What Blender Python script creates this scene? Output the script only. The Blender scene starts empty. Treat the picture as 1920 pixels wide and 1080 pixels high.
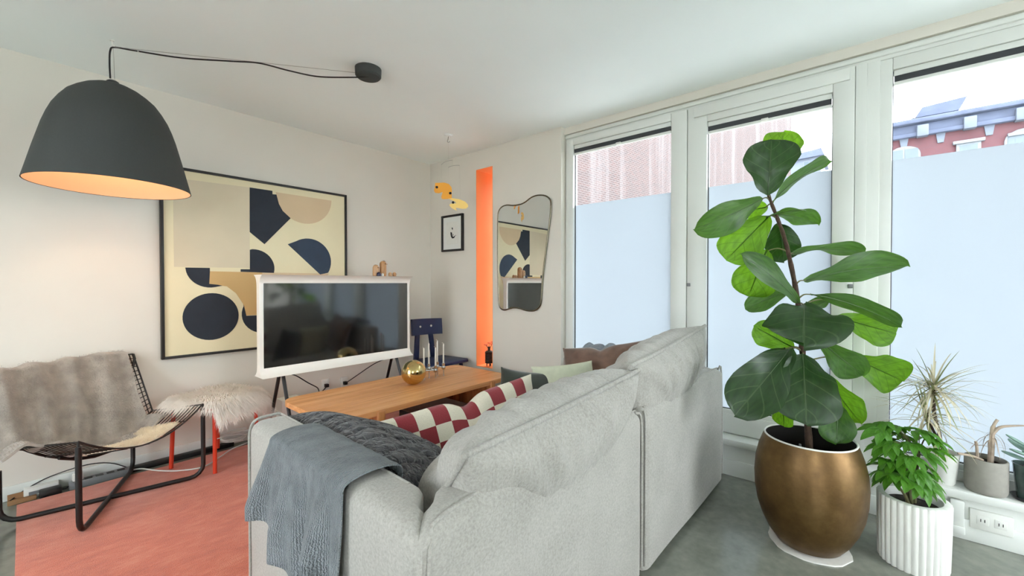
import bpy, bmesh, math, random
from mathutils import Vector, Matrix, noise

# ------------------------------------------------------------------ camera, sky, exposure
SC = bpy.context.scene
COL = SC.collection
cam_data = bpy.data.cameras.new('camera'); cam = bpy.data.objects.new('camera', cam_data); COL.objects.link(cam)
cam_data.sensor_width = 36.0; cam_data.lens = 778.0 / 1920 * 36; cam_data.clip_start = 0.02; cam_data.clip_end = 500
YAW, PITCH = math.radians(40.31), math.radians(-0.74)
fw = Vector((math.cos(YAW) * math.cos(PITCH), math.sin(YAW) * math.cos(PITCH), math.sin(PITCH)))
rt = Vector((math.sin(YAW), -math.cos(YAW), 0)); up = rt.cross(fw)
cam.matrix_world = Matrix(((rt.x, up.x, -fw.x, 0), (rt.y, up.y, -fw.y, 0), (rt.z, up.z, -fw.z, 1.27), (0, 0, 0, 1)))
SC.camera = cam
world = bpy.data.worlds.new('overcast_sky'); SC.world = world; world.use_nodes = True
bg = world.node_tree.nodes['Background']; bg.inputs[0].default_value = (0.93, 0.965, 1.0, 1); bg.inputs[1].default_value = 10.0
SC.view_settings.view_transform = 'Standard'; SC.view_settings.look = 'None'
SC.view_settings.gamma = 1.0; SC.view_settings.use_curve_mapping = False
SC.view_settings.exposure = 0.38
SC.cycles.max_bounces = 14; SC.cycles.diffuse_bounces = 8; SC.cycles.transparent_max_bounces = 16
SC.cycles.sample_clamp_indirect = 12.0

# ------------------------------------------------------------------ materials
def lin(c):
    return tuple(((v / 255) / 12.92 if v / 255 <= .04045 else ((v / 255 + .055) / 1.055) ** 2.4) for v in c)
MATS = {}
class NT:
    def __init__(s, name):
        s.m = bpy.data.materials.new(name); s.m.use_nodes = True; s.t = s.m.node_tree
        s.p = s.t.nodes['Principled BSDF']; s.out = s.t.nodes['Material Output']; MATS[name] = s.m
    def n(s, kind, **kw):
        x = s.t.nodes.new('ShaderNode' + kind)
        for k, v in kw.items():
            if k in x.inputs.keys(): x.inputs[k].default_value = v
            else: setattr(x, k, v)
        return x
    def l(s, a, b): s.t.links.new(a, b)
    def coord(s, which='Object', scale=(1, 1, 1), rot=(0, 0, 0)):
        c = s.n('TexCoord'); mp = s.n('Mapping'); mp.inputs['Scale'].default_value = scale; mp.inputs['Rotation'].default_value = rot
        s.l(c.outputs[which], mp.inputs[0]); return mp.outputs[0]
    def ramp(s, fac, stops):
        r = s.n('ValToRGB'); e = r.color_ramp.elements
        while len(e) < len(stops): e.new(.5)
        for i, (p, c) in enumerate(stops): e[i].position = p; e[i].color = (*c, 1) if len(c) == 3 else c
        s.l(fac, r.inputs[0]); return r.outputs[0]
    def bump(s, h, strength=.3, dist=.01, prev=None):
        b = s.n('Bump'); b.inputs['Strength'].default_value = strength; b.inputs['Distance'].default_value = dist
        s.l(h, b.inputs['Height'])
        if prev: s.l(prev, b.inputs['Normal'])
        s.l(b.outputs[0], s.p.inputs['Normal']); return b.outputs[0]

def mat(name, col, rough=.5, metal=0, var=.0, vscale=8, bump=0, bscale=60, dist=.004, sheen=0, spec=.5, stretch=(1, 1, 1), detail=4, coat=0):
    if name in MATS: return MATS[name]
    s = NT(name); c = lin(col); p = s.p
    p.inputs['Base Color'].default_value = (*c, 1); p.inputs['Roughness'].default_value = rough; p.inputs['Metallic'].default_value = metal
    p.inputs['Specular IOR Level'].default_value = spec; p.inputs['Sheen Weight'].default_value = sheen; p.inputs['Coat Weight'].default_value = coat
    if var or bump: co = s.coord('Object', stretch)
    if var:
        nz = s.n('TexNoise', Scale=vscale, Detail=detail); s.l(co, nz.inputs['Vector'])
        a = tuple(max(0, v * (1 - var)) for v in c); b = tuple(min(1, v * (1 + var)) for v in c)
        s.l(s.ramp(nz.outputs[0], [(.3, a), (.7, b)]), p.inputs['Base Color'])
    if bump:
        nz = s.n('TexNoise', Scale=bscale, Detail=3); s.l(co, nz.inputs['Vector']); s.bump(nz.outputs[0], bump, dist)
    return s.m

mat('wall_paint', (222, 217, 207), .85, var=.015, vscale=3, bump=.05, bscale=250, dist=.001)
mat('ceiling_paint', (245, 251, 250), .9, var=.012, vscale=2, bump=.05, bscale=200, dist=.001)
mat('window_white', (220, 222, 217), .35, var=.02, vscale=5)
mat('gasket', (40, 40, 42), .6)
mat('black_metal', (24, 22, 22), .42, var=.1, vscale=30)
mat('black_wire', (30, 26, 24), .45, var=.1, vscale=30)
mat('orange_paint', (246, 158, 92), .7, var=.03, vscale=4)
mat('tv_white', (238, 234, 226), .38, var=.01)
mat('frame_black', (26, 24, 24), .5, var=.1, vscale=20)
mat('art_cream', (230, 219, 184), .8, var=.03, vscale=3, bump=.1, bscale=300, dist=.001)
mat('art_beige', (216, 203, 176), .85, var=.03, vscale=4)
mat('art_sand', (214, 190, 156), .85, var=.03, vscale=4)
mat('art_tan', (206, 172, 118), .85, var=.06, vscale=2)
mat('art_navy', (37, 43, 54), .8, var=.1, vscale=14)
mat('art_blue', (48, 62, 82), .8, var=.1, vscale=14)
mat('paper_white', (228, 230, 226), .8, var=.01)
mat('mobile_orange', (240, 166, 52), .6, var=.02)
mat('mobile_yellow', (246, 208, 120), .6, var=.02)
mat('ink_black', (20, 20, 22), .7, var=.1)
mat('blue_paint', (22, 40, 80), .45, var=.08, vscale=12)
mat('brass', (206, 166, 84), .13, 1, var=.08, vscale=5)
mat('chrome', (205, 205, 205), .1, 1, var=.03)
mat('candle_wax', (232, 226, 214), .5, var=.02)
mat('sphere_gold', (214, 188, 128), .17, 1, var=.04, vscale=4)
mat('vase_black', (22, 18, 20), .3, var=.1)
mat('flower_coral', (238, 130, 92), .7, var=.15, vscale=40)
mat('plastic_white', (224, 224, 218), .4, var=.02)
mat('plastic_black', (20, 20, 21), .45, var=.1)
mat('plastic_grey', (120, 122, 124), .5, var=.04)
mat('cardboard', (150, 112, 76), .8, var=.06)
mat('red_metal', (214, 62, 34), .42, var=.04)
mat('shade_grey', (58, 61, 60), .75, var=.05, vscale=120, bump=.15, bscale=500, dist=.001)
mat('shade_inside', (214, 182, 152), .6, var=.01)
mat('steel_wire', (150, 150, 148), .3, 1, var=.05)
mat('soil', (38, 28, 22), .95, var=.35, vscale=60, bump=.8, bscale=90, dist=.01)
mat('ceramic_white', (226, 226, 220), .55, var=.03, vscale=20)
mat('concrete_pot', (150, 146, 138), .85, var=.06, vscale=40, bump=.2, bscale=160, dist=.002)
mat('fur_grey', (168, 160, 150), .95, var=.22, vscale=14, sheen=.4, bump=.5, bscale=140, dist=.006)
mat('velvet_brown', (112, 84, 70), .8, var=.3, vscale=9, sheen=.6, stretch=(3, 1, 1))
mat('velvet_green', (42, 48, 38), .8, var=.3, vscale=9, sheen=.5)
mat('linen_cream', (206, 208, 184), .9, var=.05, vscale=30, bump=.3, bscale=300, dist=.002)
mat('knit_grey', (140, 144, 150), .95, var=.15, vscale=40, bump=.6, bscale=160, dist=.004)
mat('bark', (70, 52, 40), .9, var=.3, vscale=60, bump=.8, bscale=120, dist=.004)
mat('stem_green', (98, 96, 62), .7, var=.2, vscale=40)
mat('drac_leaf', (206, 196, 168), .6, var=.18, vscale=6)
mat('drac_leaf_green', (142, 148, 98), .6, var=.2, vscale=6)
mat('dry_leaf', (178, 160, 142), .8, var=.2, vscale=30)
mat('succulent', (132, 160, 146), .5, var=.12, vscale=20)
mat('plastic_film', (190, 202, 208), .25, var=.12, vscale=20)
mat('stone_grey', (92, 100, 112), .8, var=.12, vscale=1.2)
mat('stone_pale', (112, 117, 122), .8, var=.08, vscale=1.0)
mat('roof_slate', (76, 84, 104), .8, var=.15, vscale=1.5)
mat('dark_pane', (70, 84, 92), .3, var=.1, vscale=1.5)
mat('street', (176, 176, 172), .9, var=.1, vscale=.5)
mat('felt_white', (226, 224, 218), .95, var=.04, vscale=40)
mat('thread_pale', (190, 186, 176), .6)

def m_fleece(name, col):
    s = NT(name); co = s.coord('Object'); n = s.n('TexNoise', Scale=28, Detail=4); s.l(co, n.inputs['Vector']); c = lin(col)
    r = s.ramp(n.outputs[0], [(.3, tuple(v * .93 for v in c)), (.7, c)]); s.l(r, s.p.inputs['Base Color']); s.p.inputs['Roughness'].default_value = .9
    tr = s.n('BsdfTranslucent'); s.l(r, tr.inputs[0]); ms = s.n('MixShader'); ms.inputs[0].default_value = .22
    s.l(s.p.outputs[0], ms.inputs[1]); s.l(tr.outputs[0], ms.inputs[2]); s.l(ms.outputs[0], s.out.inputs[0])
m_fleece('fleece_cream', (254, 250, 244)); m_fleece('fleece_seat', (252, 244, 226))
def m_floor():
    s = NT('polished_concrete'); co = s.coord('Object')
    n1 = s.n('TexNoise', Scale=1.6, Detail=8, Roughness=.62); s.l(co, n1.inputs['Vector'])
    n2 = s.n('TexNoise', Scale=22, Detail=4); s.l(co, n2.inputs['Vector'])
    mx = s.n('Mix', data_type='FLOAT'); mx.inputs[0].default_value = .3; s.l(n1.outputs[0], mx.inputs[2]); s.l(n2.outputs[0], mx.inputs[3])
    s.l(s.ramp(mx.outputs[0], [(.32, lin((100, 103, 94))), (.5, lin((124, 127, 117))), (.68, lin((148, 149, 138)))]), s.p.inputs['Base Color'])
    r = s.ramp(n1.outputs[0], [(.3, (.10, .10, .10)), (.7, (.24, .24, .24))]); s.l(r, s.p.inputs['Roughness'])
    s.bump(n2.outputs[0], .04, .002)
m_floor()
def m_rug():
    s = NT('rug_orange'); co = s.coord('Object')
    n1 = s.n('TexNoise', Scale=5, Detail=9, Roughness=.82); s.l(s.coord('Object', (1, 2.6, 1)), n1.inputs['Vector'])
    n2 = s.n('TexNoise', Scale=260, Detail=2); s.l(co, n2.inputs['Vector'])
    s.l(s.ramp(n1.outputs[0], [(.28, lin((178, 72, 36))), (.5, lin((204, 96, 58))), (.76, lin((222, 138, 106)))]), s.p.inputs['Base Color'])
    s.p.inputs['Roughness'].default_value = .95; s.p.inputs['Sheen Weight'].default_value = .4
    s.bump(n2.outputs[0], .6, .006)
m_rug()
def m_sofa(name='sofa_fabric', wrinkle=0):
    s = NT(name); co = s.coord('Object')
    n1 = s.n('TexNoise', Scale=5, Detail=3); s.l(co, n1.inputs['Vector'])
    n2 = s.n('TexNoise', Scale=130, Detail=3, Roughness=.7); s.l(co, n2.inputs['Vector'])
    mx = s.n('Mix', data_type='FLOAT'); mx.inputs[0].default_value = .7; s.l(n1.outputs[0], mx.inputs[2]); s.l(n2.outputs[0], mx.inputs[3])
    s.l(s.ramp(mx.outputs[0], [(.3, lin((140, 137, 130))), (.5, lin((163, 160, 153))), (.7, lin((180, 177, 170)))]), s.p.inputs['Base Color'])
    s.p.inputs['Roughness'].default_value = .95; s.p.inputs['Sheen Weight'].default_value = .25
    n3 = s.n('TexNoise', Scale=420, Detail=2); s.l(co, n3.inputs['Vector']); nb = s.bump(n3.outputs[0], .35, .002)
    if wrinkle:
        n4 = s.n('TexNoise', Scale=7, Detail=5, Roughness=.6, Distortion=1.2); s.l(s.coord('Object', (2.2, .7, .7)), n4.inputs['Vector']); s.bump(n4.outputs[0], wrinkle, .03, nb)
m_sofa(); m_sofa('cushion_fabric', .55)
def m_quilt():
    s = NT('quilt_grey'); co = s.coord('Object'); n = s.n('TexNoise', Scale=30, Detail=4); s.l(co, n.inputs['Vector'])
    s.l(s.ramp(n.outputs[0], [(.3, lin((54, 54, 57))), (.7, lin((74, 74, 77)))]), s.p.inputs['Base Color']); s.p.inputs['Roughness'].default_value = .95; s.p.inputs['Sheen Weight'].default_value = .3
    dv = s.n('Mix', data_type='VECTOR'); dv.inputs[0].default_value = .05; s.l(co, dv.inputs[4]); s.l(n.outputs[1], dv.inputs[5])
    v = s.n('TexVoronoi', Scale=24, feature='DISTANCE_TO_EDGE'); s.l(dv.outputs[1], v.inputs['Vector'])
    b = s.bump(s.ramp(v.outputs[0], [(0, (0, 0, 0)), (.22, (1, 1, 1))]), .8, .012)
    n2 = s.n('TexNoise', Scale=240, Detail=2); s.l(co, n2.inputs['Vector']); s.bump(n2.outputs[0], .4, .003, b)
m_quilt()
def m_gauze():
    s = NT('gauze_blue'); co = s.coord('UV', (1, 1, 1))
    w = s.n('TexWave', Scale=30, Distortion=6, Detail=3, bands_direction='X'); w.inputs['Detail Scale'].default_value = 2.5; s.l(co, w.inputs['Vector'])
    n = s.n('TexNoise', Scale=9, Detail=4); s.l(co, n.inputs['Vector'])
    s.l(s.ramp(n.outputs[0], [(.3, lin((116, 124, 129))), (.7, lin((146, 154, 159)))]), s.p.inputs['Base Color'])
    s.p.inputs['Roughness'].default_value = .95; s.p.inputs['Sheen Weight'].default_value = .3
    s.bump(w.outputs[0], .9, .01)
m_gauze()
def m_wood(name, cols, stretch, scale=9, rough=.38):
    s = NT(name); co = s.coord('Object', stretch)
    oi = s.n('ObjectInfo'); ad = s.n('VectorMath', operation='ADD'); s.l(co, ad.inputs[0])
    cm = s.n('CombineXYZ'); mm = s.n('Math', operation='MULTIPLY'); mm.inputs[1].default_value = 37.0
    s.l(oi.outputs['Random'], mm.inputs[0]); s.l(mm.outputs[0], cm.inputs[2]); s.l(cm.outputs[0], ad.inputs[1])
    n1 = s.n('TexNoise', Scale=scale, Detail=6, Roughness=.6, Distortion=.5); s.l(ad.outputs[0], n1.inputs['Vector'])
    s.l(s.ramp(n1.outputs[0], [(.28, lin(cols[0])), (.5, lin(cols[1])), (.72, lin(cols[2]))]), s.p.inputs['Base Color'])
    s.p.inputs['Roughness'].default_value = rough; s.bump(n1.outputs[0], .05, .002)
m_wood('oak_long', [(192, 128, 72), (220, 158, 100), (236, 184, 128)], (.35, 7, 7), 3.2)
m_wood('oak_stave', [(152, 92, 46), (184, 120, 66), (204, 144, 88)], (9, 9, .6), 3.0)
m_wood('bird_wood', [(160, 118, 80), (188, 146, 106), (206, 168, 128)], (30, 30, 6), 2.0)
m_wood('bird_wood_dark', [(146, 98, 56), (178, 128, 80), (198, 152, 104)], (30, 30, 6), 2.0)
def m_check():
    s = NT('check_cloth'); co = s.coord('UV')
    ck = s.n('TexChecker', Scale=1.0); ck.inputs['Color1'].default_value = (*lin((140, 40, 48)), 1); ck.inputs['Color2'].default_value = (*lin((222, 214, 194)), 1)
    s.l(co, ck.inputs['Vector']); n = s.n('TexNoise', Scale=14, Detail=5); s.l(co, n.inputs['Vector'])
    mx = s.n('Mix', data_type='RGBA', blend_type='MULTIPLY'); mx.inputs[0].default_value = .35
    s.l(ck.outputs[0], mx.inputs[6]); s.l(s.ramp(n.outputs[0], [(.3, (.7, .7, .7)), (.7, (1, 1, 1))]), mx.inputs[7]); s.l(mx.outputs[2], s.p.inputs['Base Color'])
    s.p.inputs['Roughness'].default_value = .85; s.p.inputs['Sheen Weight'].default_value = .2
    s.bump(n.outputs[0], .25, .006)
m_check()
def m_pot():
    s = NT('aged_brass'); co = s.coord('Object')
    n = s.n('TexNoise', Scale=5, Detail=7, Roughness=.65); s.l(co, n.inputs['Vector'])
    s.l(s.ramp(n.outputs[0], [(.3, lin((84, 62, 36))), (.5, lin((110, 84, 50))), (.72, lin((136, 108, 70)))]), s.p.inputs['Base Color'])
    s.p.inputs['Metallic'].default_value = .7
    s.l(s.ramp(n.outputs[0], [(.3, (.46,) * 3), (.7, (.34,) * 3)]), s.p.inputs['Roughness'])
m_pot()
def m_leaf(name, top, vein, trans, tw=.45, rough=.38):
    s = NT(name); uv = s.n('TexCoord'); sp = s.n('SeparateXYZ'); s.l(uv.outputs['UV'], sp.inputs[0])
    # u along the leaf 0..1, v across -1..1 ; side veins slant towards the tip
    ab = s.n('Math', operation='ABSOLUTE'); s.l(sp.outputs[1], ab.inputs[0])
    m1 = s.n('Math', operation='MULTIPLY'); m1.inputs[1].default_value = -.30; s.l(ab.outputs[0], m1.inputs[0])
    a1 = s.n('Math', operation='ADD'); s.l(sp.outputs[0], a1.inputs[0]); s.l(m1.outputs[0], a1.inputs[1])
    m2 = s.n('Math', operation='MULTIPLY'); m2.inputs[1].default_value = 5.0; s.l(a1.outputs[0], m2.inputs[0])
    fr = s.n('Math', operation='PINGPONG'); fr.inputs[1].default_value = .5; s.l(m2.outputs[0], fr.inputs[0])
    v1 = s.n('Math', operation='LESS_THAN'); v1.inputs[1].default_value = .045; s.l(fr.outputs[0], v1.inputs[0])
    v2 = s.n('Math', operation='LESS_THAN'); v2.inputs[1].default_value = .03; s.l(ab.outputs[0], v2.inputs[0])
    mxv = s.n('Math', operation='MAXIMUM'); s.l(v1.outputs[0], mxv.inputs[0]); s.l(v2.outputs[0], mxv.inputs[1])
    n = s.n('TexNoise', Scale=5, Detail=4); s.l(uv.outputs['UV'], n.inputs['Vector'])
    t0 = tuple(v * .75 for v in lin(top)); t1 = tuple(min(1, v * 1.25) for v in lin(top))
    base = s.ramp(n.outputs[0], [(.3, t0), (.7, t1)])
    mx = s.n('Mix', data_type='RGBA'); mf = s.n('Math', operation='MULTIPLY'); mf.inputs[1].default_value = .5
    s.l(mxv.outputs[0], mf.inputs[0]); s.l(mf.outputs[0], mx.inputs[0]); s.l(base, mx.inputs[6]); mx.inputs[7].default_value = (*lin(vein), 1)
    s.l(mx.outputs[2], s.p.inputs['Base Color']); s.p.inputs['Roughness'].default_value = rough
    s.bump(fr.outputs[0], .12, .01)
    tr = s.n('BsdfTranslucent'); mt = s.n('Mix', data_type='RGBA'); s.l(mf.outputs[0], mt.inputs[0])
    c0 = lin(trans); s.l(s.ramp(n.outputs[0], [(.3, tuple(v * .7 for v in c0)), (.7, tuple(min(1, v * 1.15) for v in c0))]), mt.inputs[6]); mt.inputs[7].default_value = (*(v * .45 for v in c0), 1); s.l(mt.outputs[2], tr.inputs[0])
    ms = s.n('MixShader'); ms.inputs[0].default_value = tw
    s.l(s.p.outputs[0], ms.inputs[1]); s.l(tr.outputs[0], ms.inputs[2]); s.l(ms.outputs[0], s.out.inputs[0])
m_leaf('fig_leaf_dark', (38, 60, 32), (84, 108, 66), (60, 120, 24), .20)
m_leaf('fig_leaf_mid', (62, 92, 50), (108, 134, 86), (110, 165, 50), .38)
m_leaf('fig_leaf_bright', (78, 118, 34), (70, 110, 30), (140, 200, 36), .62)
m_leaf('pachira_leaf', (82, 136, 44), (96, 142, 60), (120, 190, 50), .4)
def m_glass():
    s = NT('clear_glass'); lw = s.n('LayerWeight'); lw.inputs[0].default_value = .5
    pw = s.n('Math', operation='POWER'); pw.inputs[1].default_value = 4; s.l(lw.outputs['Facing'], pw.inputs[0])
    ml = s.n('Math', operation='MULTIPLY_ADD'); ml.inputs[1].default_value = .5; ml.inputs[2].default_value = .03; s.l(pw.outputs[0], ml.inputs[0])
    tr = s.n('BsdfTransparent'); tr.inputs[0].default_value = (.94, .96, .97, 1); gl = s.n('BsdfGlossy'); gl.inputs['Roughness'].default_value = .02
    ms = s.n('MixShader'); s.l(ml.outputs[0], ms.inputs[0]); s.l(tr.outputs[0], ms.inputs[1]); s.l(gl.outputs[0], ms.inputs[2]); s.l(ms.outputs[0], s.out.inputs[0])
    s = NT('frosted_film'); tl = s.n('BsdfTranslucent'); tl.inputs[0].default_value = (.455, .485, .51, 1)
    df = s.n('BsdfDiffuse'); df.inputs[0].default_value = (.8, .84, .86, 1)
    ms = s.n('MixShader'); ms.inputs[0].default_value = .12; s.l(tl.outputs[0], ms.inputs[1]); s.l(df.outputs[0], ms.inputs[2]); s.l(ms.outputs[0], s.out.inputs[0])
    s = NT('mirror_glass'); s.p.inputs['Metallic'].default_value = 1; s.p.inputs['Roughness'].default_value = .01; s.p.inputs['Base Color'].default_value = (.82, .85, .85, 1)
    s = NT('tv_screen'); s.p.inputs['Base Color'].default_value = (.006, .007, .008, 1); s.p.inputs['Roughness'].default_value = .08; s.p.inputs['IOR'].default_value = 2.15
    s = NT('bulb_glow'); s.p.inputs['Emission Color'].default_value = (1, .68, .38, 1); s.p.inputs['Emission Strength'].default_value = 12; s.p.inputs['Base Color'].default_value = (1, .9, .8, 1)
m_glass()
def m_brick(name, c1, c2, mortar, stain=0, scale=1.0):
    s = NT(name); co = s.coord('UV')
    b = s.n('TexBrick', Scale=1.0); b.inputs['Color1'].default_value = (*lin(c1), 1); b.inputs['Color2'].default_value = (*lin(c2), 1); b.inputs['Mortar'].default_value = (*lin(mortar), 1)
    b.inputs['Brick Width'].default_value = .225 * scale; b.inputs['Row Height'].default_value = .075 * scale; b.inputs['Mortar Size'].default_value = .008 * scale
    s.l(co, b.inputs['Vector']); col = b.outputs[0]
    if stain:
        cs = s.coord('UV', (.8, .04, 1)); n = s.n('TexNoise', Scale=1.4, Detail=7, Roughness=.7); s.l(cs, n.inputs['Vector'])
        mx = s.n('Mix', data_type='RGBA'); s.l(s.ramp(n.outputs[0], [(.5, (0, 0, 0)), (.7, (stain,) * 3)]), mx.inputs[0])
        s.l(col, mx.inputs[6]); mx.inputs[7].default_value = (*lin((122, 119, 120)), 1); col = mx.outputs[2]
    s.l(col, s.p.inputs['Base Color']); s.p.inputs['Roughness'].default_value = .9
m_brick('brick_pale', (78, 60, 57), (67, 56, 55), (100, 93, 92), .6)
m_brick('brick_red', (92, 52, 56), (80, 48, 54), (90, 66, 70), 0)

# ------------------------------------------------------------------ mesh helpers
class MB:
    def __init__(s): s.v = []; s.f = []; s.uv = None
    def add(s, verts, faces, uvs=None):
        o = len(s.v); s.v += [tuple(v) for v in verts]; s.f += [tuple(i + o for i in f) for f in faces]
        if uvs is not None:
            if s.uv is None: s.uv = [(0, 0)] * o
            s.uv += list(uvs)
        elif s.uv is not None: s.uv += [(0, 0)] * len(verts)
        return s
    def xf(s, M): s.v = [tuple(M @ Vector(v)) for v in s.v]; return s
    def bm(s, b):
        b.verts.ensure_lookup_table(); b.verts.index_update()
        s.add([v.co[:] for v in b.verts], [[v.index for v in f.verts] for f in b.faces]); b.free(); return s
    def box(s, lo, hi, bev=0, seg=2):
        b = bmesh.new(); bmesh.ops.create_cube(b, size=1)
        for v in b.verts: v.co = Vector([lo[i] + (v.co[i] + .5) * (hi[i] - lo[i]) for i in range(3)])
        if bev: bmesh.ops.bevel(b, geom=b.edges[:], offset=bev, segments=seg, affect='EDGES', profile=.5, clamp_overlap=True)
        return s.bm(b)
    def obox(s, M, size, bev=0, seg=2):
        t = MB().box([-d / 2 for d in size], [d / 2 for d in size], bev, seg).xf(M); return s.add(t.v, t.f)
    def prism(s, poly, M, depth, bev=0, seg=2):
        """poly in local xy, extruded from 0 to depth along local z, mapped by M"""
        b = bmesh.new(); vs = [b.verts.new((x, y, 0)) for x, y in poly]; f = b.faces.new(vs); f.normal_update()
        if f.normal.z > 0: f.normal_flip()
        r = bmesh.ops.extrude_face_region(b, geom=[f])
        for e in r['geom']:
            if isinstance(e, bmesh.types.BMVert): e.co.z += depth
        if bev: bmesh.ops.bevel(b, geom=b.edges[:], offset=bev, segments=seg, affect='EDGES', profile=.5, clamp_overlap=True)
        bmesh.ops.recalc_face_normals(b, faces=b.faces[:])
        for v in b.verts: v.co = M @ v.co
        return s.bm(b)
    def lathe(s, prof, c=(0, 0, 0), seg=32, M=None):
        vs = []; fs = []; n = len(prof)
        for i in range(seg):
            a = 2 * math.pi * i / seg
            for r, z in prof: vs.append((c[0] + r * math.cos(a), c[1] + r * math.sin(a), c[2] + z))
        for i in range(seg):
            j = (i + 1) % seg
            for k in range(n - 1): fs.append((i * n + k, j * n + k, j * n + k + 1, i * n + k + 1))
        t = MB(); t.v = vs; t.f = fs
        if prof[0][0] > 1e-6: t.f.append(tuple(i * n for i in reversed(range(seg))))
        if prof[-1][0] > 1e-6: t.f.append(tuple(i * n + n - 1 for i in range(seg)))
        if M: t.xf(M)
        return s.add(t.v, t.f)
    def shell(s, prof, c=(0, 0, 0), seg=40):
        """open lathe, no caps (profile already doubles back)"""
        vs = []; fs = []; n = len(prof)
        for i in range(seg):
            a = 2 * math.pi * i / seg
            for r, z in prof: vs.append((c[0] + r * math.cos(a), c[1] + r * math.sin(a), c[2] + z))
        for i in range(seg):
            j = (i + 1) % seg
            for k in range(n - 1): fs.append((i * n + k, j * n + k, j * n + k + 1, i * n + k + 1))
        return s.add(vs, fs)
    def tube(s, pts, r, seg=8, closed=False, caps=True):
        P = [Vector(p) for p in pts]; n = len(P); rr = r if isinstance(r, (list, tuple)) else [r] * n
        vs = []; fs = []; nrm = None
        for i in range(n):
            a = P[i - 1] if (i > 0 or closed) else P[i]; b = P[(i + 1) % n] if (i < n - 1 or closed) else P[i]
            t = (b - a)
            t = t.normalized() if t.length > 1e-9 else Vector((0, 0, 1))
            if nrm is None:
                h = Vector((0, 0, 1)) if abs(t.z) < .9 else Vector((1, 0, 0)); nrm = t.cross(h).normalized()
            nrm = (nrm - t * nrm.dot(t)).normalized(); bi = t.cross(nrm)
            for k in range(seg):
                an = 2 * math.pi * k / seg; vs.append(P[i] + (nrm * math.cos(an) + bi * math.sin(an)) * rr[i])
        for i in range(n if closed else n - 1):
            j = (i + 1) % n
            for k in range(seg):
                l = (k + 1) % seg; fs.append((i * seg + k, i * seg + l, j * seg + l, j * seg + k))
        if caps and not closed: fs.append(tuple(reversed(range(seg)))); fs.append(tuple(range((n - 1) * seg, n * seg)))
        return s.add(vs, fs)
    def sphere(s, c, r, seg=20, ring=12, sc=(1, 1, 1)):
        pr = [(r * math.sin(math.pi * k / ring) * 1.0, -r * math.cos(math.pi * k / ring)) for k in range(ring + 1)]
        pr[0] = (0, -r); pr[-1] = (0, r)
        t = MB().shell(pr, (0, 0, 0), seg); t.v = [(c[0] + x * sc[0], c[1] + y * sc[1], c[2] + z * sc[2]) for x, y, z in t.v]
        return s.add(t.v, t.f)
    def grid(s, fn, nu, nv, thick=0, uvf=None):
        """sheet fn(u,v) u,v in 0..1; closed with thickness along its normals"""
        P = [[Vector(fn(i / nu, j / nv)) for j in range(nv + 1)] for i in range(nu + 1)]
        def idx(i, j): return i * (nv + 1) + j
        uv = [(uvf(i / nu, j / nv) if uvf else (i / nu, j / nv)) for i in range(nu + 1) for j in range(nv + 1)]
        vs = [P[i][j] for i in range(nu + 1) for j in range(nv + 1)]
        fs = [(idx(i, j), idx(i + 1, j), idx(i + 1, j + 1), idx(i, j + 1)) for i in range(nu) for j in range(nv)]
        if thick:
            N = []
            for i in range(nu + 1):
                for j in range(nv + 1):
                    du = P[min(i + 1, nu)][j] - P[max(i - 1, 0)][j]; dv = P[i][min(j + 1, nv)] - P[i][max(j - 1, 0)]
                    n = du.cross(dv); N.append(n.normalized() if n.length > 1e-12 else Vector((0, 0, 1)))
            k = len(vs); vs2 = [v - N[a] * thick for a, v in enumerate(vs)]
            fs += [tuple(k + q for q in reversed(f)) for f in fs[:nu * nv]]
            B = [idx(i, 0) for i in range(nu)] + [idx(nu, j) for j in range(nv)] + [idx(i, nv) for i in range(nu, 0, -1)] + [idx(0, j) for j in range(nv, 0, -1)]
            for a in range(len(B)):
                b = (a + 1) % len(B); fs.append((B[b], B[a], B[a] + k, B[b] + k))
            vs = vs + vs2; uv = uv + uv
        return s.add(vs, fs, uv)

INV = {}
def obj(name, mb, m, parent=None, sharp=35, smooth=True):
    me = bpy.data.meshes.new(name); v = mb.v
    if parent is None:
        xs = [p[0] for p in v]; ys = [p[1] for p in v]; zs = [p[2] for p in v]
        o0 = Vector(((min(xs) + max(xs)) / 2, (min(ys) + max(ys)) / 2, min(zs))); inv = Matrix.Translation(-o0)
    else: inv = INV[parent.name]
    v = [tuple(inv @ Vector(p)) for p in v]
    me.from_pydata(v, [], mb.f)
    if mb.uv:
        ul = me.uv_layers.new(name='UVMap')
        for lp in me.loops: ul.data[lp.index].uv = mb.uv[lp.vertex_index]
    me.materials.append(MATS[m]); me.update()
    if smooth:
        me.shade_smooth()
        if sharp: me.set_sharp_from_angle(angle=math.radians(sharp))
    o = bpy.data.objects.new(name, me); COL.objects.link(o)
    if parent is None: o.location = o0
    else: o.parent = parent
    INV[o.name] = inv
    return o
def tag(o, label, cat, group=None):
    o['label'] = label; o['category'] = cat
    if group: o['group'] = group
    return o
def thing(name, label, cat, loc=(0, 0, 0), rotz=0, group=None):
    o = bpy.data.objects.new(name, None); COL.objects.link(o); o.location = loc; o.rotation_euler = (0, 0, rotz)
    o.empty_display_size = .05
    INV[o.name] = (Matrix.Translation(loc) @ Matrix.Rotation(rotz, 4, 'Z')).inverted(); return tag(o, label, cat, group)
def struct(name, mb, m, label=None, sharp=35):
    o = obj(name, mb, m, None, sharp); o['kind'] = 'structure'
    if label: o['label'] = label
    return o
def share(src, parent, M, name=None):
    """another piece with the same mesh data, under parent; M maps the shared mesh to parent space"""
    o = bpy.data.objects.new(name or src.name.split('.')[0], src if isinstance(src, bpy.types.Mesh) else src.data); COL.objects.link(o)
    o.parent = parent; o.matrix_local = M; return o
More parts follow.
